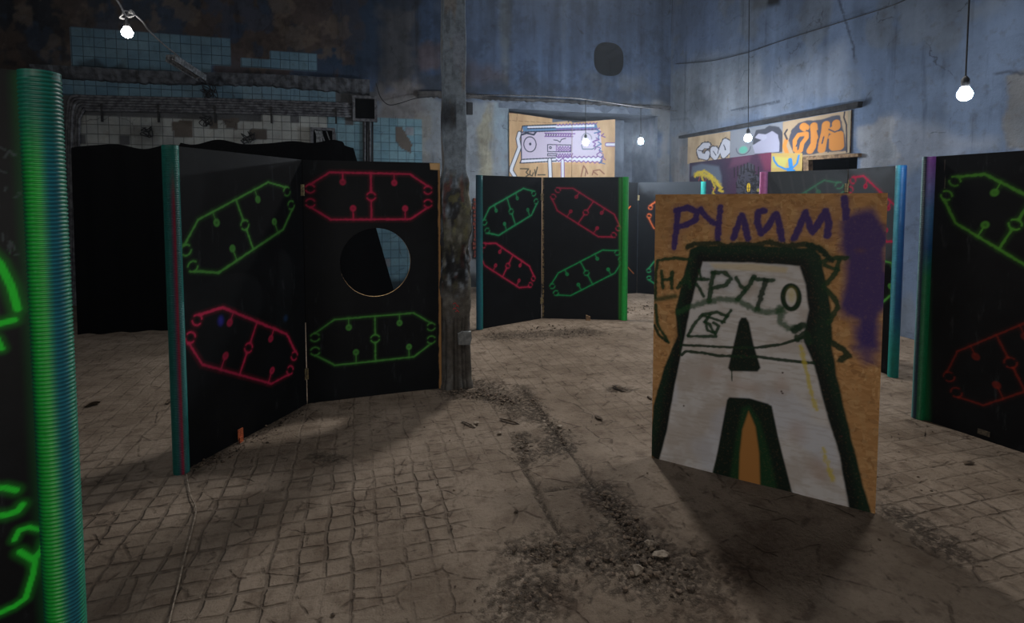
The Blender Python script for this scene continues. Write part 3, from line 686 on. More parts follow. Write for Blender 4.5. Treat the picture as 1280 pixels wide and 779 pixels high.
t = NT('ribbed_plastic_pipe'); a = t.attr('paint'); n = t.noise(25, 4)
M_pipe = t.fin(t.mix(t.rng(n, .3, .75, 0, .3), a.outputs['Color'], t.mix(1., a.outputs['Color'], (.35, .35, .35), 'MULTIPLY')), .42, None, .45)
M_pipecap = simple('pipe_end', (20, 110, 90), (14, 80, 70), 30, .5, .1)
def ramp(s, stops):
    xs = [q[0] for q in stops]; cs = np.array([lin(q[1]) for q in stops]); return np.stack([np.interp(s, xs, cs[:, k]) for k in range(3)], 1)
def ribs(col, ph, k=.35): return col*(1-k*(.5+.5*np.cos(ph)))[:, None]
GREEN, PINK, ORANGE, MINT = (84, 160, 70), (200, 44, 84), (226, 110, 56), (50, 172, 110)
def circuit(p, mp, TL, TR, BR, BL, col, w=.016, seed=0, op=1., reach=1.0, fade=None):
    """the stencilled circuit sign: long rails, cut corners, broken rings, pins; corners are the rail ends"""
    r = random.Random(seed); A, B, D, E_ = [np.array(mp(*q)) for q in (TL, TR, BR, BL)]
    c = (A+B+D+E_)/4; ux = ((B-A)+(D-E_))/4/.66; uy = ((A-E_)+(B-D))/4
    lx, ly = np.hypot(*ux), np.hypot(*uy); ex, ey = ux/lx, uy/ly; ang = math.atan2(ex[1], ex[0]); R = min(.036, ly*.21)
    def T(x, y): q = c+ux*x+uy*y; return (q[0], q[1])
    def glow(P): p.stroke(P, w*2.4, col, .95, .16*op)
    def L(P, k=1.): P = [T(*q) for q in P]; glow(P); p.stroke(P, w*k*r.uniform(.85, 1.15), col, .45, op*r.uniform(.8, 1), .5)
    yo = .30; xe = .97
    L([(-xe+.03, yo+.22), (-.66, 1), (.66, 1), (xe-.03, yo+.22)]); L([(-xe+.03, -yo-.22), (-.66, -1), (.66, -1), (xe-.03, -yo-.22)])
    def rg_(x, y, a0, a1):
        q = T(x, y); p.ring(q, R, R*.95, w*1.9, col, a0, a1, .9, .15*op, ang); p.ring(q, R, R*.9, w*.72, col, a0, a1, .4, op*r.uniform(.75, 1), ang)
    for sx in (-1, 1):
        for y in (yo, -yo): rg_(sx*xe, y, .5, PI-.5); rg_(sx*xe, y, PI+.5, 2*PI-.5)
        for y in (yo*1.0+R/ly, -yo-R/ly): p.ell(T(sx*xe, y*.99), w*.75, w*.6, col, .006, op)
    g = R*1.0/ly; L([(0, 1), (0, g)], .9); L([(0, -g), (0, -1)], .9); rg_(0, 0, .4, PI-.4); rg_(0, 0, PI+.4, 2*PI-.4)
    for y in (R/ly, -R/ly): p.ell(T(0, y), w*.8, w*.6, col, .006, op)
    for x, y, y0 in ((-.46, .6, 1), (.38, .6, 1), (-.32, -.52, -1), (.54, -.52, -1)):
        x += r.uniform(-.05, .05); L([(x, y0), (x, y)], .55); q = T(x, y); p.ell(q, .024, .026, col, .007, op*r.uniform(.7, .95), ang); p.ell(q, .011, .011, tuple(int(v*.55) for v in col), .008, r.uniform(.2, .8))
def hinge(parent, x, y, z, nrm, u):
    b = MB(); c = Vector((x, y, z)); n_ = Vector(nrm)
    b.box(c+n_*.004, (.05, .006, .09), (Vector(u), n_, Vector((0, 0, 1)))); b.tube([c+n_*.01+Vector((0, 0, -.045)), c+n_*.01+Vector((0, 0, .045))], .007, 8)
    return b.build('hinge', M_hinge, parent)
def screen(label, leaves, pipes, hinges=(), group='black folding screens in the hall', wedges=()):
    """leaves: [(P0,P1,paintfn,hole_px,res)]"""
    c = sum((Vector((l[0][0], l[0][1], 0))+Vector((l[1][0], l[1][1], 0)) for l in leaves), Vector())/(2*len(leaves))
    root = empty('folding_screen', c, label, 'folding screen', group)
    for i, l in enumerate(leaves):
        P0, P1 = Vector((l[0][0], l[0][1])), Vector((l[1][0], l[1][1])); u = (P1-P0).normalized()
        g0 = .004 if i > 0 else 0; g1 = .004 if i < len(leaves)-1 else 0
        hole = None
        if len(l) > 3 and l[3]:
            nrm = Vector((u.y, -u.x, 0)); q = [plane_pt(*s, (P0.x, P0.y, 0), nrm) for s in l[3]]
            uu = [(v.xy-P0).dot(u) for v in q]; hole = ((uu[0]+uu[1])/2-g0, (q[2].z+q[3].z)/2, ((uu[1]-uu[0])+(q[2].z-q[3].z))/4)
        board('leaf', P0+u*g0, P1-u*g1, PH, .021, [M_black, l[5] if len(l) > 5 else M_rawd], l[2], root, l[4] if len(l) > 4 else .007, hole)
    for pp in pipes: pipe(*pp, root, tuple((-(pp[0][0]), -(pp[0][1])))) if len(pp) == 2 else None
    for (x, y, z, n_, u_) in hinges: hinge(root, x, y, z, n_, u_)
    return root
def f2(px, py): p = floor_pt(px, py); return (p.x, p.y)
def lerp(a, b, t): return (a[0]+(b[0]-a[0])*t, a[1]+(b[1]-a[1])*t)
def nu_(a, b):
    u = Vector((b[0]-a[0], b[1]-a[1], 0)).normalized(); return (u.y, -u.x, 0), tuple(u)
# --- unit A: near left screen with the round hole
A0, A1, A2 = f2(231, 588), f2(384, 505), f2(552, 485.5)
def pa1(p, mp):
    circuit(p, mp, (247.5, 275), (335.5, 227.6), (354, 287), (273.5, 340.7), GREEN, .0145, 1)
    circuit(p, mp, (278.5, 384.6), (358.6, 417.7), (339.3, 480), (253, 455.5), PINK, .0155, 2)
    p.ell(mp(276, 401), .02, .03, (60, 60, 190), .02, .6); p.ell(mp(357, 398), .02, .02, (30, 70, 120), .02, .5)
    for x in (340, 362, 370): p.stroke([mp(x, 208), mp(x+2, 250)], .012, (60, 66, 72), .8, .25)
def pa2(p, mp):
    circuit(p, mp, (412, 216), (512.8, 217.2), (512.8, 274.6), (413.5, 274), PINK, .0155, 3)
    circuit(p, mp, (419, 399.4), (516, 391.5), (518.3, 446), (417.8, 457), GREEN, .0135, 4)
    p.poly([mp(537, 204), mp(551, 204), mp(551, 213), mp(538, 212)], (214, 176, 126), .004)       # bare wood corner patch
    p.poly([mp(547.5, 213), mp(553, 213), mp(553, 486), mp(549, 486)], (200, 150, 96), .004, .8, .006, 20)
def colA(s, z, ph):
    c = ramp(s, [(-1, (20, 120, 110)), (-.35, (30, 130, 122)), (-.05, (40, 80, 110)), (.1, (196, 24, 70)), (.3, (170, 20, 60)), (.45, (20, 110, 110)), (1, (24, 120, 116))])
    k = sstep(.97, .8, z)[:, None]; t2 = np.array(lin((30, 136, 122))); return ribs(c*k+t2*(1-k), ph)
n1, u1 = nu_(A0, A1)
rootA = screen('black two leaf screen with a round hole and red and green signs beside the column', [(A0, A1, pa1, None, .006), (A1, A2, pa2, [(426, 328), (512, 328), (469, 284), (469, 372)], .006, M_raw)],
       [(lerp(A0, A1, -.02), colA)], [(A1[0], A1[1], 1.73, n1, u1), (A1[0], A1[1], .25, n1, u1)])
def wedge(px, py, w, h, mat, parent, name='foot_wedge'):
    p = floor_pt(px, py); b = MB(); r_ = random.Random(px); ax = Vector((math.cos(YAW), -math.sin(YAW), 0)); ay = Vector((math.sin(YAW), math.cos(YAW), 0))
    v = [p+ax*(sx*w/2)+ay*(sy*w*.4)+Vector((0, 0, z*(1-.3*(sx > 0)))) for z in (0, h) for sx in (-1, 1) for sy in (-1, 1)]
    b.add(v, [(0, 1, 3, 2), (4, 6, 7, 5), (0, 4, 5, 1), (2, 3, 7, 6), (0, 2, 6, 4), (1, 5, 7, 3)]); return b.build(name, mat, parent)
M_tagr = simple('orange_paper_tag', (206, 110, 66), (150, 70, 46), 90, .8, .1)
q = floor_pt(300, 553); b = MB(); b.box(Vector(q)+Vector((0, 0, .06))+Vector(n1)*.006, (.045, .006, .07), (Vector(u1), Vector(n1), Vector((0, 0, 1)))); b.box(Vector(q)+Vector((0, 0, .02))+Vector(n1)*.01, (.03, .012, .04), (Vector(u1), Vector(n1), Vector((0, 0, 1))))
o = b.build('tag', M_tagr, rootA); o['label'] = 'orange tag near the floor'
# --- unit B: middle screen
B0, B1, B2 = f2(602, 411), f2(677, 398), f2(777, 400)
def pb1(p, mp):
    circuit(p, mp, (612.3, 259.3), (654, 236), (664.7, 268.5), (623, 294.7), MINT, .018, 5)
    circuit(p, mp, (620, 304.6), (661.6, 332.3), (649.3, 360), (606, 331.7), PINK, .018, 6)
    p.stroke([mp(600, 222), mp(600, 408)], .05, (20, 110, 120), .9, .5)
def pb2(p, mp):
    circuit(p, mp, (716, 236.5), (768, 267), (748, 297), (697, 262.4), (200, 40, 80), .016, 7)
    circuit(p, mp, (698.6, 341), (752.5, 313), (769.4, 341), (712.4, 370), (30, 170, 95), .016, 8)
    p.stroke([mp(776, 224), mp(776, 398)], .05, (60, 170, 60), .8, .6); p.stroke([mp(679, 222), mp(679, 397)], .012, (150, 130, 90), .6, .9, 2.)
def colB0(s, z, ph): return ribs(ramp(s, [(-1, (14, 80, 110)), (0, (20, 110, 135)), (1, (26, 140, 140))])*(.9+.2*np.sin(z*5))[:, None], ph, .15)
def colB2(s, z, ph): return ribs(ramp(s, [(-1, (60, 190, 70)), (-.4, (30, 200, 80)), (.3, (10, 190, 70)), (1, (10, 140, 60))]), ph, .15)
n2, u2 = nu_(B0, B1)
rootB = screen('black two leaf screen in the middle with teal left pipe and bright green right pipe', [(B0, B1, pb1, None, .007), (B1, B2, pb2, None, .007)], [(lerp(B0, B1, -.03), colB0), (lerp(B1, B2, 1.03), colB2)],
       [(B1[0], B1[1], 1.7, n2, u2), (B1[0], B1[1], .25, n2, u2)])
wedge(628, 405, .045, .1, M_stone, rootB); o = wedge(735, 400.5, .06, .075, M_wood, rootB)
# --- unit C: behind B
C1 = f2(796, 366.5); c2d = Vector((C1[0], C1[1])); Cr = f2(869, 371.5); Cr = tuple(c2d+(Vector(Cr)-c2d).normalized()*1.06); Cl = tuple(c2d+(Vector(f2(740, 369))-c2d).normalized()*1.06)
def pc1(p, mp):
    p.stroke([mp(788, 258), mp(783, 264)], .02, ORANGE, .6); p.stroke([mp(783, 332), mp(792, 342)], .016, (200, 120, 70), .6)
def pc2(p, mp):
    p.poly([mp(790, 215), mp(880, 215), mp(880, 270), mp(790, 232)], (84, 90, 98), .1, .45, .1)  # pale wash puts hazy light into the upper leaf colour
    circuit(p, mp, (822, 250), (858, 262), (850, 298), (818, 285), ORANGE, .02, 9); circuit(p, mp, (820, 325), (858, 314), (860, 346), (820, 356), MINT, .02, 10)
def colC(s, z, ph): return ribs(ramp(s, [(-1, (30, 190, 180)), (.2, (40, 200, 190)), (1, (20, 130, 140))]), ph, .15)
n3, u3 = nu_(C1, Cr)
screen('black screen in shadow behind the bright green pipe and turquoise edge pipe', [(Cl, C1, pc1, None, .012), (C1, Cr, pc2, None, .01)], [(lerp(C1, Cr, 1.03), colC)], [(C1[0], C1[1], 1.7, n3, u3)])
# --- unit D: behind the chipboard
D0, D1, D2 = at(957, 251, 6.15), at(1059, 251, 5.62), f2(1112, 469.5)
D0, D1 = (D0.x, D0.y), (D1.x, D1.y)
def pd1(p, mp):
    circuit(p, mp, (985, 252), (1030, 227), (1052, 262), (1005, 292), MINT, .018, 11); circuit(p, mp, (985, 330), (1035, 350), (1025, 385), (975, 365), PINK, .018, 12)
    p.poly([mp(950, 200), mp(1062, 200), mp(1062, 330), mp(950, 330)], (96, 102, 108), .1, .6, .1)  # grey wash paints lamp light and haze onto the leaf
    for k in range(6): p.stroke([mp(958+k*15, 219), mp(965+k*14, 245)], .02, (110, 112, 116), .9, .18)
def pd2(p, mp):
    p.poly([mp(1055, 200), mp(1130, 200), mp(1130, 320), mp(1055, 330)], (92, 98, 106), .1, .6, .1)  # lamp-lit greying painted into this leaf's upper part as well
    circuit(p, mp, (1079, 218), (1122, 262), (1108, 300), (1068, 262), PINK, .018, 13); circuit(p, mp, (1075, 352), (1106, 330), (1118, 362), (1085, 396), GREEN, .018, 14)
    p.stroke([mp(1058, 214), mp(1059, 245)], .03, (190, 160, 90), .7, .7, 2.)
def colD0(s, z, ph): return ribs(ramp(s, [(-1, (220, 120, 190)), (.3, (205, 120, 180)), (1, (120, 90, 130))]), ph, .1)
def colD2(s, z, ph):
    c = ramp(s, [(-1, (30, 120, 130)), (-.4, (90, 190, 215)), (0, (24, 110, 170)), (1, (24, 70, 130))]); k = sstep(.35, .1, z)[:, None]; return ribs(c*(1-k)+np.array(lin((24, 150, 140)))*k, ph, .12)
n4, u4 = nu_(D0, D1)
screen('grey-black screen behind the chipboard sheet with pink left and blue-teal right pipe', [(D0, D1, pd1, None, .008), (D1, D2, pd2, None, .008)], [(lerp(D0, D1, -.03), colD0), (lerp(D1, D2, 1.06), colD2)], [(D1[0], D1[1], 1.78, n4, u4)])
# --- unit E: right
E0 = f2(1152, 524); Ed = Vector(f2(1278, 566))-Vector(E0); E1 = tuple(Vector(E0)+Ed.normalized()*1.12)
def pe(p, mp):
    circuit(p, mp, (1237.5, 219), (1350, 281), (1317, 351), (1189, 277.5), (84, 160, 52), .016, 15)
    circuit(p, mp, (1189, 440), (1310, 395), (1330, 470), (1237.6, 507), (150, 44, 30), .013, 16, .45)
    p.stroke([mp(1155, 197), mp(1155, 520)], .07, (16, 120, 70), .9, .6); p.stroke([mp(1181, 200), mp(1181, 236)], .004, (110, 100, 96), .5, .7)
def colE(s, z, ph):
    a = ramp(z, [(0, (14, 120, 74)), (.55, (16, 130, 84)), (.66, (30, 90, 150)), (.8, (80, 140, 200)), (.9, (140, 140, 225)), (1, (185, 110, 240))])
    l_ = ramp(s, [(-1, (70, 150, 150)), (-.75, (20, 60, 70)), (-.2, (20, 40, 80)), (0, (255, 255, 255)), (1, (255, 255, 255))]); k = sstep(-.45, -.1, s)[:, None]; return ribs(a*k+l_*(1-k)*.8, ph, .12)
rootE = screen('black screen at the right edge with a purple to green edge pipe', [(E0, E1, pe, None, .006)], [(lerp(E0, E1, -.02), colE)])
n5, u5 = nu_(E0, E1); q = plane_pt(1230, 541, (E0[0], E0[1], 0), Vector(n5)); b = MB(); b.box(Vector(q)+Vector(n5)*.004, (.07, .004, .035), (Vector(u5), Vector(n5), Vector((0, 0, 1)))); o = b.build('tag', simple('grey_paper_tag', (92, 84, 70), (60, 55, 48), 90, .8, .1), rootE)
# --- unit Z: nearest left
zp = at(57, 251, 1.40); Zr = (zp.x, zp.y); dr = Vector((-.80*math.cos(YAW)-.6*math.sin(YAW), .80*math.sin(YAW)-.6*math.cos(YAW)))
Zl = tuple(Vector(Zr)+dr*1.12)
def pz(p, mp):
    g = (40, 200, 50)
    def s(P, w=.014): p.stroke([mp(*q) for q in P], w*2, g, .9, .25); p.stroke([mp(*q) for q in P], w, g, .3)
    s([(-30, 300), (0, 330), (14, 358), (22, 386)], .016); s([(-12, 408), (2, 404), (18, 400)], .014); s([(-20, 425), (-4, 424), (2, 436)], .012)
    s([(-14, 612), (6, 610), (20, 613)], .014); s([(-10, 645), (8, 644), (22, 639), (28, 631)], .014)
    s([(18, 675), (24, 663), (36, 659), (48, 662)], .011); s([(25, 690), (42, 700), (52, 688), (57, 676)], .014); s([(44, 698), (42, 716), (32, 748), (18, 758), (-20, 775)], .012)
    p.stroke([mp(35, 100), mp(70, 779)], .05, (16, 110, 50), .9, .45)
    r_ = random.Random(3)
    for k in range(14): x, y = r_.uniform(-10, 24), r_.uniform(180, 320); p.stroke([mp(x, y), mp(x+r_.uniform(-6, 8), y+r_.uniform(-3, 10))], .005, (76, 86, 90), .8, .5)
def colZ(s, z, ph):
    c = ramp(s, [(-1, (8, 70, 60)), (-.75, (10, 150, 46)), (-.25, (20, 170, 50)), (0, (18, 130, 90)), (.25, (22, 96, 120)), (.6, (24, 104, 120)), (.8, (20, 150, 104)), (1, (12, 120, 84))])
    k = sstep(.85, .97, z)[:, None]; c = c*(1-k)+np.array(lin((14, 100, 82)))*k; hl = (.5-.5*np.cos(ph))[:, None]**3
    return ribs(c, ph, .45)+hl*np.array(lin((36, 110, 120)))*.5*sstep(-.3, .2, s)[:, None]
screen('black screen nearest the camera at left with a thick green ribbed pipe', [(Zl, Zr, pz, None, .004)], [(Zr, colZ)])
# ------------------------------------------------------------------ chipboard sheet with the letter A
def c2(x, y): return (770+x*.3081, 190+y*.3081)
def c3(x, y): return (790+x*.33366, 400+y*.33366)
OB0, OB1 = f2(814.5, 572), f2(1094, 643)
def posb(p, mp):
    m2 = lambda L: [mp(*c2(*q)) for q in L]; m3 = lambda L: [mp(*c3(*q)) for q in L]
    DG, MG, WH, PU, YE = (8, 28, 17), (20, 62, 30), (212, 208, 206), (64, 46, 112), (206, 186, 60)
    # purple
    p.poly(m2([(900, 280), (950, 246), (1040, 240), (1080, 280), (1112, 330), (1118, 620), (1085, 650), (1060, 800), (975, 800), (980, 690), (930, 665), (912, 620), (930, 450), (896, 400)]), PU, .03, .95, .03, 10)
    p.poly(m3([(830, 20), (930, 20), (915, 170), (870, 175), (825, 110)]), PU, .04, .75, .03)
    w = .036
    for P in ([(236, 388), (244, 310), (252, 236)], [(244, 238), (290, 226), (330, 244), (322, 276), (280, 298), (250, 304)], [(342, 232), (365, 262), (398, 290)], [(424, 224), (416, 290), (412, 355)], [(476, 350), (494, 300), (510, 256), (524, 300), (536, 352)], [(600, 238), (576, 246), (574, 290), (588, 330), (610, 310), (640, 262), (652, 250), (664, 300), (672, 355)], [(724, 350), (746, 300), (768, 246), (782, 290), (796, 326), (824, 286), (852, 240), (862, 290), (858, 340)], [(926, 190), (930, 225), (932, 268)]):
        p.stroke(m2(P), w*1.7, PU, .9, .2); p.stroke(m2(P), w, PU, .3, .97, .3)
    # letter A: dark body, pale face
    p.poly(m2([(300, 395), (330, 380), (560, 378), (800, 392), (832, 420), (850, 520), (872, 640), (880, 779)])+m3([(745, 80), (770, 220), (820, 440), (862, 600), (900, 735), (815, 712), (600, 655), (305, 580), (100, 528), (64, 500), (80, 320), (120, 180), (170, 60)])+m2([(240, 640), (270, 520)]), (14, 44, 26), .007, 1, .004, 14)
    for P in (m2([(350, 440), (560, 444), (750, 458), (776, 540), (790, 640), (770, 740)])+m3([(648, 70), (700, 200), (790, 520), (820, 706)]), m2([(350, 440), (310, 560), (280, 700)])+m3([(190, 70), (150, 250), (118, 420), (92, 524)])): p.stroke(P, .075, (7, 12, 11), .8, .85, .3)
    p.poly(m2([(352, 446), (560, 450), (744, 464), (768, 540), (782, 640), (762, 735)])+m3([(640, 70), (682, 170), (720, 320), (775, 500), (812, 706), (600, 655), (560, 500), (522, 322), (440, 296), (362, 292), (335, 440), (300, 578), (102, 524), (130, 420), (160, 250), (196, 70)])+m2([(300, 640), (325, 540)]), WH, .007, .97, .003, 20)
    m = np.where((p.a > .9) & (p.rgb.mean(1) > .4))[0]; n_1 = fbm(p.U[m]*7, p.V[m]*7, 4); n_2 = fbm(p.U[m]*16, p.V[m]*90, 3)
    p.blend(m, sstep(.45, .7, n_1)*.45, (168, 150, 134)); p.blend(m, sstep(.5, .7, n_2)*.4, (176, 164, 152)); p.blend(m, sstep(.5, .66, fbm(p.U[m]*3+4, p.V[m]*3, 3))*.35, (196, 204, 222))
    p.poly(m2([(380, 452), (560, 454), (700, 470), (690, 490), (400, 474)]), (214, 190, 130), .01, .5)
    for (x, y, rx, ry) in ((560, 240, .03, .05), (300, 200, .06, .03), (420, 250, .08, .03), (620, 420, .04, .06), (700, 560, .05, .07)): p.ell(mp(*c3(x, y)), rx, ry, (176, 140, 120), .04, .35)
    # counter and notch
    p.poly(m2([(498, 690), (508, 672), (528, 672), (540, 692)])+m3([(455, 90), (482, 180), (470, 194), (368, 192), (360, 180), (388, 60)]), DG, .006)
    p.poly(m3([(356, 300), (366, 290), (440, 294), (510, 314), (524, 326), (545, 430), (602, 655), (305, 580), (330, 440)]), DG, .006)
    p.poly(m3([(412, 330), (440, 320), (480, 380), (520, 520), (545, 645), (480, 628), (400, 604), (366, 595), (392, 430)]), MG, .015, .9)
    p.poly(m3([(437, 342), (462, 400), (476, 500), (480, 626), (400, 606), (404, 500), (414, 410)]), (178, 122, 62), .008)
    # drips, squiggles, lettering in green
    for P, w_ in (([(290, 388), (318, 372), (360, 376), (410, 368), (450, 384), (500, 372), (560, 382), (620, 366), (690, 382), (770, 374), (830, 392), (862, 424)], .022), ([(300, 436), (240, 430), (170, 440), (160, 500), (160, 590)], .014),
                  ([(185, 484), (190, 552)], .016), ([(228, 488), (226, 550)], .016), ([(188, 520), (228, 514)], .013), ([(250, 552), (272, 520), (292, 488), (300, 550)], .014), ([(262, 530), (300, 528)], .012),
                  ([(330, 516), (376, 516)], .014), ([(345, 516), (338, 480)], .012), ([(326, 536), (356, 584)], .014), ([(396, 490), (384, 545), (378, 604)], .019), ([(392, 490), (440, 488), (466, 512), (444, 542), (392, 552)], .018),
                  ([(488, 512), (506, 545), (524, 562)], .016), ([(560, 506), (530, 556), (492, 598)], .018), ([(556, 514), (600, 520), (640, 520)], .016), ([(606, 520), (592, 570), (572, 640)], .02),
                  ([(292, 746), (316, 700), (352, 660), (410, 650), (450, 668)], .013), ([(292, 748), (350, 748), (404, 748), (380, 700), (360, 690)], .013), ([(380, 660), (362, 690), (372, 724), (404, 736), (418, 706), (396, 694)], .012), ([(430, 694), (466, 644)], .012), ([(352, 664), (440, 690)], .010),
                  ([(838, 446), (870, 430), (934, 430)], .018), ([(905, 440), (890, 490), (846, 545), (890, 600), (900, 630), (862, 694)], .017), ([(846, 460), (900, 480)], .014), ([(160, 620), (168, 700), (212, 772)], .014), ([(780, 380), (840, 400), (870, 440)], .02)):
        p.stroke(m2(P), w_*2.1, MG, .9, .25); p.stroke(m2(P), w_*1.4, (18, 58, 28) if w_ < .02 else (12, 42, 22), .35, .92, .5)
    p.ring(mp(*c2(710, 590)), .040, .066, .027, (14, 46, 24), 0, 2*PI, .35)
    p.ell(mp(*c2(712, 580)), .02, .04, YE, .02, .45)
    for P in ([(250, 650), (330, 618), (420, 598), (500, 604), (556, 636), (600, 650), (680, 645)], [(665, 630), (668, 690), (700, 716), (745, 712)]): p.stroke(m2(P), .034, (30, 76, 38), .6, .8, .5)
    for P in ([(160, 600), (240, 585)],): p.stroke(m2(P), .03, MG, .8, .8)
    for P, w_ in (([(188, 94), (280, 98), (370, 103), (470, 104), (560, 92), (640, 66)], .012), ([(186, 132), (200, 118), (270, 124), (320, 134), (370, 136), (470, 138), (560, 150), (680, 162)], .013), ([(176, 0), (184, 60), (180, 130)], .006), ([(84, 20), (100, 55), (130, 80)], .014), ([(620, 70), (650, 50), (662, 80)], .03), ([(740, 80), (790, 110), (812, 132), (780, 150)], .024), ([(374, 190), (374, 228)], .004), ([(610, 40), (640, 20)], .03)):
        p.stroke(m3(P), w_*1.35, (14, 48, 24), .35, .95, .4)
    for P in ([(632, 100), (655, 200), (672, 270), (690, 335)], [(716, 480), (732, 540), (752, 600)]): p.stroke(m3(P), .020, YE, .8, .75, 1.)
    for (x, y) in ((564, 198), (564, 275), (194, 322), (560, 268), (430, 134), (785, 436)): p.ell(mp(*c3(x, y)), .005, .005, (70, 40, 36), .002)
    for (x, y) in ((740, 210), (1040, 215), (990, 400)): p.ell(mp(*c2(x, y)), .02, .01, (120, 80, 50), .02, .4)
o = board('graffiti_sheet', OB0, OB1, 1.685, .016, [M_osb, M_raw], posb, None, .0042)
tag(o, 'upright chipboard sheet sprayed with a big white letter A and purple lettering', 'board')
# ------------------------------------------------------------------ murals at the back
def c5(x, y): return (630+x*.12842, 130+y*.12842)
LP, WB, BL, PV, TQ = (196, 186, 208), (216, 220, 232), (36, 46, 70), (120, 80, 150), (90, 130, 170)
def robot(p, mp):
    M = lambda L: [mp(*c5(*q)) for q in L]
    p.poly(M([(160, 215), (890, 195), (960, 250), (980, 590), (150, 580)]), (214, 170, 124), .02, .5)
    p.poly(M([(180, 214), (900, 192), (915, 245), (185, 268)]), TQ, .004); p.poly(M([(230, 218), (880, 200), (880, 222), (230, 240)]), WB, .004)
    p.poly(M([(165, 275), (500, 262), (940, 248), (955, 545), (500, 545), (165, 572)]), LP, .004); p.poly(M([(165, 545), (430, 530), (950, 515), (950, 560), (180, 575)]), WB, .004)
    for P in ([(165, 275), (500, 262), (905, 248)], [(165, 275), (180, 214), (510, 200)], [(165, 275), (170, 540), (155, 575), (180, 576), (510, 555)], [(172, 540), (500, 525)], [(230, 240), (500, 232)]): p.stroke(M(P), .022, BL, .3)
    def wavy(P0, P1, n, a):
        return [(P0[0]+(P1[0]-P0[0])*k/n, P0[1]+(P1[1]-P0[1])*k/n+(a if k % 2 else -a)) for k in range(n+1)]
    for P in (wavy((510, 205), (905, 190), 24, 7), wavy((510, 248), (930, 240), 24, 7), wavy((510, 550), (950, 570), 20, 9), wavy((510, 520), (960, 515), 20, 8)): p.stroke(M(P), .021, PV, .3)
    r_ = random.Random(8)
    for k in range(16): x, y = r_.uniform(880, 970), 250+k*20; p.stroke(M([(x, y), (x+r_.uniform(-40, 40), y+20), (x+r_.uniform(-30, 40), y+34)]), .022, PV if k % 3 else (70, 110, 160), .4)
    p.ring(mp(*c5(253, 393)), .125, .145, .020, BL); p.ell(mp(*c5(255, 390)), .025, .028, BL)
    p.stroke(M([(170, 300), (220, 284), (290, 300), (310, 274)]), .035, BL, .3)
    for k in range(11): x = 400+k*24; p.stroke(M([(x, 285), (x+14, 300), (x+2, 315)]), .018, PV if k > 4 else BL, .4)
    p.stroke(M([(398, 285), (690, 290)]), .022, PV); p.stroke(M([(398, 315), (670, 318)]), .022, PV)
    for P in ([(485, 350), (520, 355), (545, 372), (560, 345), (600, 335)], [(425, 395), (650, 400), (650, 465), (425, 465), (425, 395)], [(510, 395), (510, 465)], [(425, 485), (510, 485), (510, 505), (425, 505), (425, 485)], wavy((520, 425), (650, 425), 10, 14), wavy((520, 450), (650, 450), 10, 10), wavy((520, 495), (670, 495), 12, 12), wavy((515, 515), (640, 515), 12, 8)): p.stroke(M(P), .017, PV if P[0][0] > 500 else BL, .4)
    p.ring(mp(*c5(452, 425)), .02, .02, .018, BL)
    p.ring(mp(*c5(805, 345)), .11, .12, .02, (110, 116, 140), .1, PI+.4, .6, .8); p.stroke(M([(755, 400), (765, 440), (860, 440), (910, 410)]), .022, (100, 116, 140), .5)
    for P, w in (([(150, 285), (135, 340), (150, 420), (140, 450), (75, 620), (70, 650), (105, 705), (105, 730)], .06), ([(445, 545), (452, 730)], .06), ([(570, 550), (572, 730)], .05), ([(1000, 395), (1085, 395)], .05)):
        p.stroke(M(P), w+.034, BL if P[0][0] < 500 else PV, .15); p.stroke(M(P), w, WB, .2)
    for P in ([(160, 630), (240, 632), (215, 665), (240, 690), (215, 705)], [(255, 650), (250, 690), (275, 700), (285, 670)], [(300, 640), (305, 700), (325, 615)], [(330, 690), (400, 690)]): p.stroke(M(P), .024, (70, 64, 50), .4)
    for P in ([(750, 705), (775, 600), (800, 640), (790, 700)], [(800, 640), (815, 680)], [(860, 690), (870, 650), (930, 640), (975, 680)], [(870, 660), (910, 690)]): p.stroke(M(P), .024, (140, 90, 70), .4)
    p.poly(M([(470, 100), (635, 105), (635, 165), (470, 180)]), (86, 96, 116), .006); p.stroke(M([(630, 100), (628, 170)]), .03, (30, 32, 40)); p.stroke(M([(45, 84), (440, 102)]), .02, (120, 86, 60)); p.stroke(M([(50, 160), (460, 185)]), .007, (150, 110, 76)); p.stroke(M([(130, 85), (125, 160)]), .007, (150, 110, 76))
def wallboard(name, xa, ya_t, xb, yb_t, y, z0, fn, mat, label, res=.009):
    a = bw(xa, ya_t, y); b_ = bw(xb, yb_t, y); W = b_[0]-a[0]; h0, h1 = a[1]-z0, b_[1]-z0; h = max(h0, h1)
    o = board(name, (a[0], y), (b_[0], y), h, .02, [mat, M_raw], fn, None, res, None, z0, lambda A: h0+(h1-h0)*A/W); return tag(o, label, 'board')
wallboard('mural_board', 636.5, 140.5, 715, 152, YB-.03, .01, robot, M_ply, 'tan plywood mural board with the one-eyed left half of a robot')
wallboard('mural_board', 715.4, 153.5, 769, 149, YB-.05, .01, robot, M_ply, 'tan plywood mural board with the wavy purple right half of a robot')
t = NT('weathered_board'); n = t.noise(5, 5, .6); M_ply2 = None
def b_grey(t):
    n = t.noise(5, 6, .65, t.mapping((1, 1, .4))); return t.mix(t.rng(n, .35, .65), lin((150, 130, 104)), lin((174, 154, 126))), n
bpy.data.materials.remove(t.m); M_ply2 = painted('weathered_plywood', b_grey, .8, .2, .75)
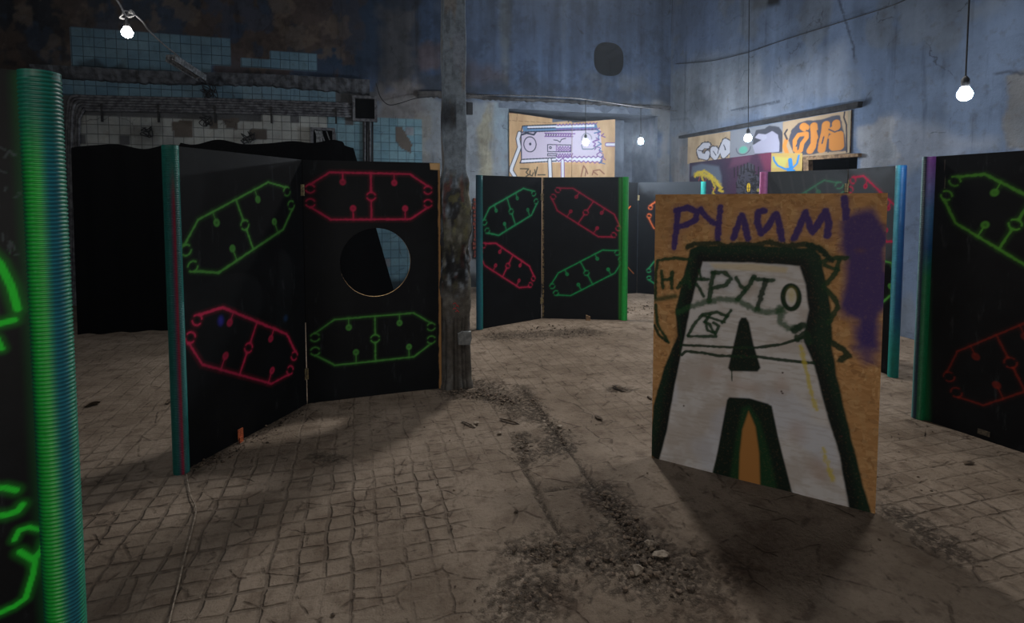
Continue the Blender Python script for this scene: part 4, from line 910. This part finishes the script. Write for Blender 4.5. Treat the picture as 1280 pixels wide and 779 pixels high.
# ---- boards on the right wall
def c6(x, y): return (850+x*.17969, 120+y*.17969)
def sideboard(name, P, label, fn, mat, off=.03, res=.009):
    """P: photo corners TL,TR,BR,BL on the right wall"""
    X = XR-off; q = [rw(*c6(*p_), X) for p_ in P]
    y0, y1 = q[0][0], q[1][0]; z0 = min(q[2][1], q[3][1]); zb = lambda A: 0
    h0, h1 = q[0][1]-z0, q[1][1]-z0; W = y0-y1
    def fn2(p, mp):                                       # letters are wider than tall on the wall: work in evenly scaled units
        (ua, va), (ub, vb), (uc, vc) = mp(*c6(600, 400)), mp(*c6(640, 400)), mp(*c6(600, 440)); cc = abs(va-vc)/40; kx = cc*40/abs(ub-ua)
        p.U = p.U*kx; fn(p, lambda x, y: (mp(x, y)[0]*kx, mp(x, y)[1]), cc)
    o = board(name, (X, y0), (X, y1), max(h0, h1), .02, [mat, M_wood], fn2, None, res, None, z0, lambda A: h0+(h1-h0)*A/W); return tag(o, label, 'board')
GR, DK = (150, 152, 156), (44, 46, 58)
def bub(p, mp, c):
    M = lambda L: [mp(*c6(*q)) for q in L]
    S = [[(195, 345), (165, 345), (132, 380), (142, 415), (185, 425), (190, 400)], [(228, 372), (222, 400), (246, 425), (262, 395), (242, 372)], [(312, 318), (290, 370), (305, 412), (332, 385), (335, 330), (314, 318)]]
    for L in S: p.stroke(M(L), 62*c, DK, .1, 1, .3)
    for L in S: p.stroke(M(L), 44*c, (176, 178, 190), .1)
    for L in ([(128, 378), (165, 384), (195, 372)], [(232, 385), (250, 412)], [(304, 340), (318, 375)], [(205, 350), (212, 420)], [(272, 350), (262, 400)]): p.stroke(M(L), 7*c, DK, .3)
def grey(p, mp, c):
    M = lambda L: [mp(*c6(*q)) for q in L]; p.poly(M([(340, 200), (720, 150), (720, 430), (340, 470)]), (122, 128, 140), .02, .95)
    p.poly(M([(505, 300), (530, 240), (590, 225), (620, 205), (690, 215), (722, 270), (716, 390), (690, 395), (520, 410)]), DK, 5*c, .9, 5*c, 12)
    p.poly(M([(505, 345), (560, 312), (600, 265), (640, 245), (680, 270), (692, 330), (690, 388), (520, 402)]), (150, 150, 170), 3*c, 1, 3*c, 12); p.poly(M([(520, 290), (545, 262), (600, 268), (606, 292), (580, 310)]), (160, 160, 180), 3*c)
    p.ell(mp(*c6(440, 375)), 34*c, 26*c, (84, 170, 148), 8*c, .9); p.ring(mp(*c6(440, 360)), 56*c, 50*c, 8*c, DK, PI, 2*PI, .4, .6)
def orange(p, mp, c):
    M = lambda L: [mp(*c6(*q)) for q in L]; OR = (184, 120, 54); p.poly(M([(700, 130), (1200, 60), (1200, 420), (700, 420)]), (158, 138, 114), .01, .75)
    p.poly(M([(752, 310), (775, 240), (820, 190), (880, 172), (980, 165), (1060, 138), (1112, 135), (1128, 190), (1140, 250), (1160, 385), (1000, 390), (900, 412), (790, 405)]), (58, 62, 78), 4*c, .97, 5*c, 14)
    for L, w in (([(800, 375), (798, 310), (825, 270), (880, 262), (880, 290), (850, 330), (840, 380), (812, 396)], 26), ([(858, 212), (872, 222)], 46), ([(905, 380), (935, 330), (935, 260), (930, 208)], 42), ([(985, 372), (995, 310), (1010, 250), (1015, 200)], 44), ([(1030, 225), (1000, 240), (985, 290)], 20), ([(1070, 355), (1110, 350), (1106, 270), (1060, 290), (1060, 345)], 46), ([(1085, 190), (1088, 215), (1060, 240)], 42)): p.stroke(M(L), w*c, OR, .12)
    for L in ([(828, 312), (808, 350)], [(960, 300), (945, 390)], [(1000, 285), (988, 330)], [(1035, 232), (1075, 250), (1110, 240)], [(955, 240), (968, 290)], [(880, 240), (905, 250)], [(1032, 300), (1030, 390)], [(905, 290), (880, 340)]): p.stroke(M(L), 8*c, (58, 62, 78), .3)
    p.stroke(M([(738, 310), (726, 350), (745, 400)]), 26*c, OR, .3); p.stroke(M([(745, 235), (728, 262), (745, 300)]), 12*c, DK, .4); p.stroke(M([(1145, 110), (1140, 150), (1158, 200), (1160, 390)]), 8*c, DK)
    p.poly(M([(1168, 90), (1200, 80), (1200, 420), (1172, 420)]), (140, 130, 112), 2*c)
def purple(p, mp, c):
    M = lambda L: [mp(*c6(*q)) for q in L]
    p.poly(M([(40, 380), (700, 330), (700, 1500), (40, 1500)]), (62, 36, 62), .01); p.poly(M([(70, 440), (300, 440), (340, 560), (300, 900), (40, 900)]), (42, 44, 62), .2, .85); p.poly(M([(540, 380), (700, 380), (700, 520), (590, 520)]), (112, 44, 72), 20*c, .7); p.poly(M([(380, 400), (500, 400), (480, 460), (340, 500)]), (104, 58, 84), 20*c, .5)
    p.poly(M([(75, 560), (85, 490), (150, 470), (270, 490), (290, 560), (290, 640), (230, 580), (120, 545)]), (92, 102, 118), 14*c, .8)
    YL = (196, 172, 44)
    for L, w in (([(108, 545), (150, 545), (200, 560), (240, 585), (275, 625)], 34), ([(150, 560), (168, 605), (158, 645), (168, 682)], 15), ([(225, 600), (245, 635), (228, 672), (240, 688)], 15), ([(262, 610), (290, 640), (272, 656), (298, 664)], 18), ([(105, 560), (118, 535), (170, 522), (225, 560)], 20)): p.stroke(M(L), w*c, YL, .7, .85, .8)
    for L in ([(140, 560), (130, 590)], [(180, 575), (170, 625)], [(225, 640), (245, 660)]): p.stroke(M(L), 7*c, (150, 70, 60), .5)
    DKC = (18, 18, 26); r_ = random.Random(2)
    p.poly(M([(392, 700), (392, 600), (405, 560), (415, 500), (440, 490), (448, 470), (462, 478), (475, 462), (495, 470), (512, 478), (520, 540), (548, 560), (560, 700)]), (58, 60, 70), 2*c, .9)
    for k in range(110):
        x, y = r_.uniform(388, 560), r_.uniform(475, 690)
        if y < 470+abs(x-478)*1.1: continue
        dx, dy = r_.choice(((16, 0), (0, 14), (14, 0))); p.stroke(M([(x, y), (x+dx, y+dy), (x+dx+(6 if dx == 0 else 0), y+dy+5)]), 6.5*c, (12, 12, 18), .2)
    for x in (378, 400, 425, 446, 470, 495, 516, 546): p.stroke(M([(x, 468+abs(x-470)*.35), (x, 520+abs(x-470)*.5)]), 9*c, DKC, .2)
    p.ell(mp(*c6(477, 635)), 19*c, 40*c, DKC, 2*c); p.ell(mp(*c6(477, 637)), 14*c, 34*c, (206, 172, 44), 2*c); p.stroke(M([(477, 600), (477, 680)]), 4*c, DKC); p.stroke(M([(462, 640), (492, 640)]), 4*c, DKC)
    p.ell(mp(*c6(545, 655)), 12*c, 12*c, (150, 140, 60), 4*c, .8)
def yellow(p, mp, c):
    M = lambda L: [mp(*c6(*q)) for q in L]; p.poly(M([(600, 380), (900, 380), (900, 600), (600, 600)]), (170, 144, 76), .01, .85); p.poly(M([(640, 420), (760, 430), (730, 500), (640, 500)]), (172, 170, 92), 10*c, .7)
    B_ = (40, 116, 180)
    for L, w in (([(650, 425), (655, 450), (680, 485), (730, 508), (780, 505), (815, 470), (826, 415)], 12), ([(766, 445), (772, 500)], 26), ([(748, 518), (795, 518)], 14)): p.stroke(M(L), w*c, B_, .2)
sideboard('wall_board', [(55, 290), (350, 245), (350, 440), (55, 466)], 'boarding with white bubble letters at the left end of the right wall lintel', bub, M_ply2)
sideboard('wall_board', [(351, 244), (716, 182), (716, 385), (351, 437)], 'grey board with a pale bubble shape and green blot behind the bright bulb', grey, M_ply2)
sideboard('wall_board', [(717, 180), (1190, 98), (1190, 395), (717, 408)], 'wide board with orange bubble graffiti outlined in dark grey', orange, M_ply2)
sideboard('wall_board', [(68, 467), (636, 392), (636, 1130), (68, 1190)], 'dark purple board with a yellow four-legged beast and a black castle', purple, M_ply2, .032)
sideboard('wall_board', [(637, 398), (852, 398), (852, 640), (637, 700)], 'small yellow board with a blue squiggle beside the dark opening', yellow, M_ply2, .034)
def rbar(name, P, thk, mat, label, cat='beam'):
    b = MB(); X = XR; Q = [rw(*c6(*p_), X-thk) for p_ in P]
    v = [(X-thk, a[0], a[1]) for a in Q]+[(X+.03, a[0], a[1]) for a in Q]
    b.add(v, [(0, 1, 2, 3), (7, 6, 5, 4), (0, 4, 5, 1), (1, 5, 6, 2), (2, 6, 7, 3), (3, 7, 4, 0)]); return tag(b.build(name, mat), label, cat)
rbar('lintel_beam', [(-10, 278), (1240, 38), (1232, 78), (-10, 296)], .09, M_dwood, 'long dark lintel timber above the graffiti boards on the right wall')
rbar('timber_rail', [(855, 420), (1240, 398), (1240, 422), (855, 448)], .06, M_wood, 'pale timber rail over the dark opening in the right wall')
rbar('timber_post', [(856, 448), (893, 446), (893, 1100), (856, 1100)], .05, M_wood, 'short timber post at the left of the dark opening')
# ------------------------------------------------------------------ column
cb = floor_pt(572, 486); ccx, ccy = cb.x+.0, cb.y+.12
nz, per = 420, 64; zs = np.linspace(0, ZC, nz); verts = []; cols = []; rgh = []
for z in zs:
    low = 1-sstep(1.75, 1.95, np.array([z]))[0]; base_ = 1-sstep(0, .12, np.array([z]))[0]
    hw = .098+.026*low+.02*base_+.004*math.sin(z*9)
    for k in range(per):
        s_ = k/per*4; side = int(s_); t_ = s_-side; e = -1+2*t_
        x, y = [(e, -1), (1, e), (-e, 1), (-1, -e)][side]; q = (abs(x)**9+abs(y)**9)**(-1/9)
        verts.append((x*q, y*q, z, hw, low, k))
A_ = np.array(verts); kk = A_[:, 5]; zz = A_[:, 2]; lo = A_[:, 4]
rough = (fbm(kk*.22+3, zz*7, 4)-.5)
fl_ = np.abs(((kk*.42) % 1)-.5)*2
flute = np.where(zz < .62, (fl_ < .28)*-.018, 0)*sstep(.7, .5, zz)
off_ = A_[:, 3]+rough*(.006+.045*lo*sstep(.55, .8, zz))+flute+rough*.012*lo
P_ = np.stack([ccx+A_[:, 0]*off_, ccy+A_[:, 1]*off_, zz], 1)
pc = np.zeros((len(P_), 3)); pc[:] = lin((140, 154, 168))
def cz(py): d = ray(572, py); return CH+d.z*4.78/ math.hypot(d.x, d.y)
nA = fbm(kk*.16, zz*3, 4); nB = fbm(kk*.3+30, zz*9, 4)
def cmix(m, c):
    global pc; m = np.clip(m, 0, 1)[:, None]; pc = pc*(1-m)+np.array(lin(c))*m
cmix(sstep(.5, .65, nA)*.6, (150, 140, 128)); cmix(sstep(.58, .7, nB)*.5, (84, 90, 98))
zsoot0, zsoot1 = cz(165), cz(120)
cmix(sstep(zsoot0-.05, zsoot0+.1, zz)*sstep(zsoot1+.05, zsoot1-.15, zz)*(((kk < 9)) | (kk > 48))*.85, (40, 42, 48))
cmix(sstep(cz(95), cz(85), zz)*sstep(cz(40), cz(50), zz)*(kk > 6)*(kk < 15)*.6, (150, 160, 178))
cmix(lo*sstep(.3, .5, nB)*.9, (46, 42, 40)); cmix(lo*sstep(.58, .66, nA)*.6, (128, 128, 112)); cmix(lo*sstep(.64, .7, nB)*.45, (130, 128, 84)); cmix(lo*sstep(.68, .74, fbm(kk*.25+9, zz*6+3, 3))*.6, (112, 64, 56))
zm = cz(330); cmix(sstep(zm-.35, zm-.1, zz)*sstep(zm+.3, zm+.1, zz)*.7*sstep(.4, .5, nB), (24, 22, 22))
cmix(sstep(1.0, .75, zz)*.9, (104, 100, 94)); cmix(sstep(.66, .6, zz)*(fl_ < .3)*.8, (36, 33, 30)); cmix(sstep(.8, .6, zz)*sstep(.5, .62, nA)*.6, (70, 64, 58))
i, j = np.meshgrid(np.arange(nz-1), np.arange(per), indexing='ij'); i = i.ravel(); j = j.ravel(); fcs = np.stack([i*per+j, i*per+(j+1) % per, (i+1)*per+(j+1) % per, (i+1)*per+j], 1)
t = NT('flaking_column'); a = t.attr('paint'); n = t.noise(18, 7, .7); n_b = t.noise(70, 4, .7)
M_col = t.fin(t.mix(t.rng(n, .35, .7, 0, .6), a.outputs['Color'], t.mix(1., a.outputs['Color'], (.3, .29, .28), 'MULTIPLY')), .9, t.bump(t.math('ADD', n, t.math('MULTIPLY', n_b, .4)), .7, .012), .25)
root = empty('concrete_column', (ccx, ccy, 0), 'tall flaking concrete column with a mossy charred lower shaft', 'column')
mesh_obj('shaft', P_, fcs, M_col, root, None, True, np.column_stack([pc, np.ones(len(pc))]))
b = MB(); q = plane_pt(581, 423, (ccx, ccy-.135, 0), BN); r_ = random.Random(9)
pts = [(-.055, -.05), (.045, -.06), (.06, .0), (.055, .055), (-.02, .06), (-.06, .045)]
v = [(q.x+x, q.y-.012, q.z+z) for x, z in pts]+[(q.x+x*1.05, q.y+.03, q.z+z*1.05) for x, z in pts]; b.add(v, [tuple(range(6)), tuple(range(11, 5, -1))]+[(k, k+6, (k+1) % 6+6, (k+1) % 6) for k in range(6)])
b.build('mortar_patch', simple('grey_mortar', (128, 130, 130), (100, 102, 102), 20, .9, .4), root)
b = MB(); M_red = simple('red_marker', (190, 40, 46), None, 20, .7, 0)
for k in range(4):
    q = plane_pt(568+(k % 2)*3, 380+k*3.2, (ccx, ccy-.13, 0), BN); b.tube([q+Vector((-.012, -.004, 0)), q+Vector((.004, -.008, .012)), q+Vector((.016, -.004, -.004))], .003, 5)
b.build('red_scribble', M_red, root)
b = MB(); q = bw(546, 150); 
# small dark socket box on the pilaster right of the column
p = bw(587, 136, YB-.03); b.box((p[0], YB-.04, p[1]), (.1, .08, .22)); tag(b.build('junction_box', M_sock), 'small dark box on the pale pilaster just right of the column', 'box')
# ------------------------------------------------------------------ black draped tent behind unit A
ty = floor_pt(97, 419).y; tx0 = floor_pt(97, 419).x
TXr = plane_pt(442, 220, (0, ty+.3, 0), BN).x; hT0 = plane_pt(120, 182, (0, ty, 0), BN).z; hT1 = plane_pt(400, 181, (0, ty+.3, 0), BN).z
nu2, nv = 150, 70; S = np.linspace(0, 1, nu2); T_ = np.linspace(0, 1, nv)
verts = []
for a in S:
    for c_ in T_:                                         # c_: 0 floor front .. .5 top front edge .. .75 top back .. 1 floor back
        hgt = hT0+(hT1-hT0)*a+.015*math.sin(a*17)+.012*math.sin(a*41+1)+(.03 if .35 < a < .96 else -.01)
        xr = TXr
        x = tx0+(xr-tx0)*a
        if c_ < .5: z = c_/.5*hgt; y = ty+.04*math.sin(a*60)*(1-c_)+(c_*.1)
        elif c_ < .75: z = hgt+.02*math.sin(a*31+c_*9); y = ty+.05+(c_-.5)/.25*1.5
        else: z = hgt*(1-(c_-.75)/.25); y = ty+1.55
        if a > .9: x += (a-.9)/.1*max(0, (1-z/hgt))*.62     # right side slants outwards
        verts.append((x, y, max(z, .0)))
f = [(i*nv+j, (i+1)*nv+j, (i+1)*nv+j+1, i*nv+j+1) for i in range(nu2-1) for j in range(nv-1)]
f.append(tuple(range(nv))); f.append(tuple((nu2-1)*nv+j for j in range(nv-1, -1, -1)))
tag(mesh_obj('draped_tent', verts, f, M_cloth, None, None, False), 'large black cloth covered booth against the tiled wall at left', 'tent')
# ------------------------------------------------------------------ floor debris
def rubble(label, pts, n, spread, smin, smax, seed, mat=M_soil):
    r_ = random.Random(seed); b = MB(); P = [Vector(fl(*q)) for q in pts]
    for k in range(int(n*.7)):
        i = r_.randrange(len(P)-1) if len(P) > 1 else 0; t_ = r_.random(); q = P[i].lerp(P[i+1], t_) if len(P) > 1 else P[0]
        x = q.x+r_.gauss(0, spread); y = q.y+r_.gauss(0, spread*.8); s_ = smin*.7+(smax*.8-smin*.7)*r_.random()**5
        b.chunk((x, y, s_*.3+.002), s_, (1, .7+.3*r_.random(), .5), r_.choice((0, 0, 1)), r_)
    return tag(b.build('rubble', [mat, M_crumb]), label, 'rubble', None, 'stuff')
rubble('dark rubble filling the broken joint left of the letter board', [(755, 618), (798, 684)], 380, .04, .005, .022, 1)
rubble('spill of broken mortar crumbs in the foreground below the letter board', [(768, 700), (850, 722)], 380, .08, .005, .026, 2)
rubble('small heap of dark crumbs on the foreground floor centre', [(662, 690), (704, 686)], 200, .05, .005, .02, 3)
rubble('crumbs heaped around the foot of the column', [(560, 492), (605, 492), (640, 505)], 520, .07, .006, .024, 4)
rubble('crumbs along the narrow floor joint', [(655, 488), (706, 558)], 260, .03, .005, .02, 5)
rubble('scattered dark crumbs in front of the middle screen', [(630, 420), (690, 410), (740, 420)], 260, .14, .006, .022, 6)
rubble('crumbs gathered along the foot of the near left screen', [(250, 584), (300, 560), (384, 512)], 320, .04, .005, .02, 7)
rubble('dirt clump beside the concrete strip', [(652, 548), (660, 574)], 160, .03, .005, .02, 8)
rubble('rusty brown crumbs at the bottom edge of the view', [(630, 760), (675, 738)], 260, .09, .004, .016, 9)
rubble('small crumbs far back beyond the bright green pipe', [(790, 392), (812, 380)], 160, .2, .008, .03, 10)
rubble('thin litter of grit over the open floor', [(640, 560), (600, 450), (760, 470), (700, 600), (500, 560)], 420, .5, .003, .012, 11)
rubble('thin litter of grit on the floor at right', [(1140, 560), (1180, 640), (1240, 600), (1000, 700)], 260, .4, .003, .012, 12)
def stone(px, py, s_, label, seed, sq=(1, .8, .6), mat=M_stone, grp=None):
    r_ = random.Random(seed); b = MB(); q = fl(px, py); b.chunk((q[0], q[1], s_*.35), s_, sq, 0, r_)
    return tag(b.build('mortar_lump', mat), label, 'stone', grp)
stone(797, 716, .035, 'pale mortar lump in front of the rubble spill', 1); stone(828, 697, .04, 'flat slab of mortar at the right of the rubble spill', 2, (1.2, .8, .25)); stone(812, 683, .03, 'grey lump at the lower end of the rubble filled joint', 3)
stone(595, 531, .03, 'round mortar lump in front of the column', 4); stone(624, 543, .022, 'small mortar lump right of the one in front of the column', 5)
stone(748, 524, .035, 'dark flat lump in the shade left of the letter board', 6, (1.6, .7, .3), M_soil); stone(773, 487, .06, 'dark flat scrap on the bright floor behind the letter board edge', 7, (1.8, .6, .2), M_soil); stone(812, 499, .03, 'dark chip touching the left edge of the letter board', 8, (1.5, .5, .5), M_soil)
stone(1210, 580, .03, 'dark lump on the floor left of the right screen', 9, (1.5, .9, .3), M_soil); stone(645, 641, .014, 'tiny dark pebble on the plain concrete', 10, mat=M_soil); stone(416, 770, .012, 'tiny dark pebble at the bottom edge', 11, mat=M_soil)
stone(700, 535, .025, 'mortar lump at the head of the narrow joint', 12); stone(680, 528, .02, 'small white chip left of the narrow joint', 13)
def strip(px0, py0, px1, py1, w, h, label, name='curled_peel', mat=M_soil):
    a = Vector((*fl(px0, py0), .004)); c = Vector((*fl(px1, py1), .004)); b = MB(); n_ = 8; v = []; f_ = []
    d = (c-a).normalized(); s_ = Vector((-d.y, d.x, 0))
    for i_ in range(n_+1):
        q = a.lerp(c, i_/n_); k = math.sin(PI*i_/n_)
        for e, zz_ in ((-1, h*(.5+.5*k)), (0, 0), (1, h*.6*k)): v += [q+s_*(w/2*e)+Vector((0, 0, zz_+.002)), q+s_*(w/2*e)+Vector((0, 0, zz_+.005))]
    for i_ in range(n_):
        for e in range(2):
            for z_ in (0, 1): p0 = i_*6+e*2+z_; f_.append((p0, p0+2, p0+8, p0+6))
    b.add(v, f_); return tag(b.build(name, mat), label, 'debris')
strip(106, 510, 124, 505, .05, .03, 'dark curled strip lying on the floor between the near pipe and the black booth')
strip(209, 506, 218, 500, .04, .03, 'short curled peel on the floor beside the near left screen edge')
strip(625, 525, 650, 532, .02, .015, 'thin pale splinter on the floor right of the column', 'wood_splinter', M_stone)
strip(577, 528, 594, 535, .02, .012, 'thin pale splinter on the floor in front of the column', 'wood_splinter', M_stone)
cable('floor_wire', [(*fl(233, 596), .014), (*fl(238, 622), .014), (*fl(245, 640), .016), (*fl(240, 665), .015), (*fl(231, 700), .015), (*fl(222, 740), .015), (*fl(211, 785), .015), (*fl(204, 830), .015)], .0035, 'thin pale wire lying on the tiled floor below the near left screen', M_stone)
# ------------------------------------------------------------------ camera, world, view
cd = bpy.data.cameras.new('camera'); cam = bpy.data.objects.new('camera', cd); C.objects.link(cam); cam.location = CAM
cam.rotation_euler = (PI/2-TH, 0, -YAW); cd.sensor_width = 36; cd.lens = F/1280*36; cd.shift_y = -(389.5-CY)/1280; cd.clip_start = .05
bpy.context.scene.camera = cam
w = bpy.data.worlds.new('world'); bpy.context.scene.world = w; w.use_nodes = True; w.node_tree.nodes['Background'].inputs[0].default_value = (.02, .03, .05, 1); w.node_tree.nodes['Background'].inputs[1].default_value = .3
sc = bpy.context.scene; sc.view_settings.view_transform = 'Standard'; sc.view_settings.look = 'None'; sc.view_settings.gamma = 1; sc.view_settings.use_curve_mapping = False; sc.view_settings.exposure = 0.42
sc.cycles.use_denoising = True; sc.cycles.max_bounces = 6; sc.cycles.sample_clamp_indirect = 4

# thin haze that fills the hall, shaped for bulb halos
m = bpy.data.materials.new('halo_haze'); m.use_nodes = True; m.node_tree.nodes.clear(); o_ = m.node_tree.nodes.new('ShaderNodeOutputMaterial'); v_ = m.node_tree.nodes.new('ShaderNodeVolumeScatter')
v_.inputs['Color'].default_value = (.75, .85, 1, 1); v_.inputs['Anisotropy'].default_value = .6; m.node_tree.links.new(v_.outputs[0], o_.inputs['Volume'])
N_ = m.node_tree.nodes.new; K_ = m.node_tree.links.new; g_ = N_('ShaderNodeTexCoord'); x_ = N_('ShaderNodeSeparateXYZ'); K_(g_.outputs['Object'], x_.inputs[0])
def mr_(o, a, b, c, d):
    r = N_('ShaderNodeMapRange'); K_(o, r.inputs[0]); r.inputs[1].default_value = a; r.inputs[2].default_value = b; r.inputs[3].default_value = c; r.inputs[4].default_value = d; return r.outputs[0]
u_ = N_('ShaderNodeMath'); u_.operation = 'MULTIPLY_ADD'; w_ = N_('ShaderNodeMath'); w_.operation = 'MULTIPLY'      # density shaped so bulbs at far right get halos without veiling the front
K_(mr_(x_.outputs[1], 3.5, 8.5, 0, 1), w_.inputs[0]); K_(mr_(x_.outputs[0], -.5, 3.5, 0, 1), w_.inputs[1]); K_(w_.outputs[0], u_.inputs[0]); u_.inputs[1].default_value = .010; u_.inputs[2].default_value = .0012; K_(u_.outputs[0], v_.inputs['Density'])
b = MB(); b.box(((XL+XR)/2, (YF+YB)/2+.5, ZC/2), (XR-XL+.6, YB-YF+1.2, ZC+.2)); hz_ = b.build('haze', m); tag(hz_, 'thin bluish haze hanging in the hall around the bulbs', 'haze', None, 'stuff')
sc.cycles.volume_bounces = 0; sc.cycles.volume_step_rate = 4
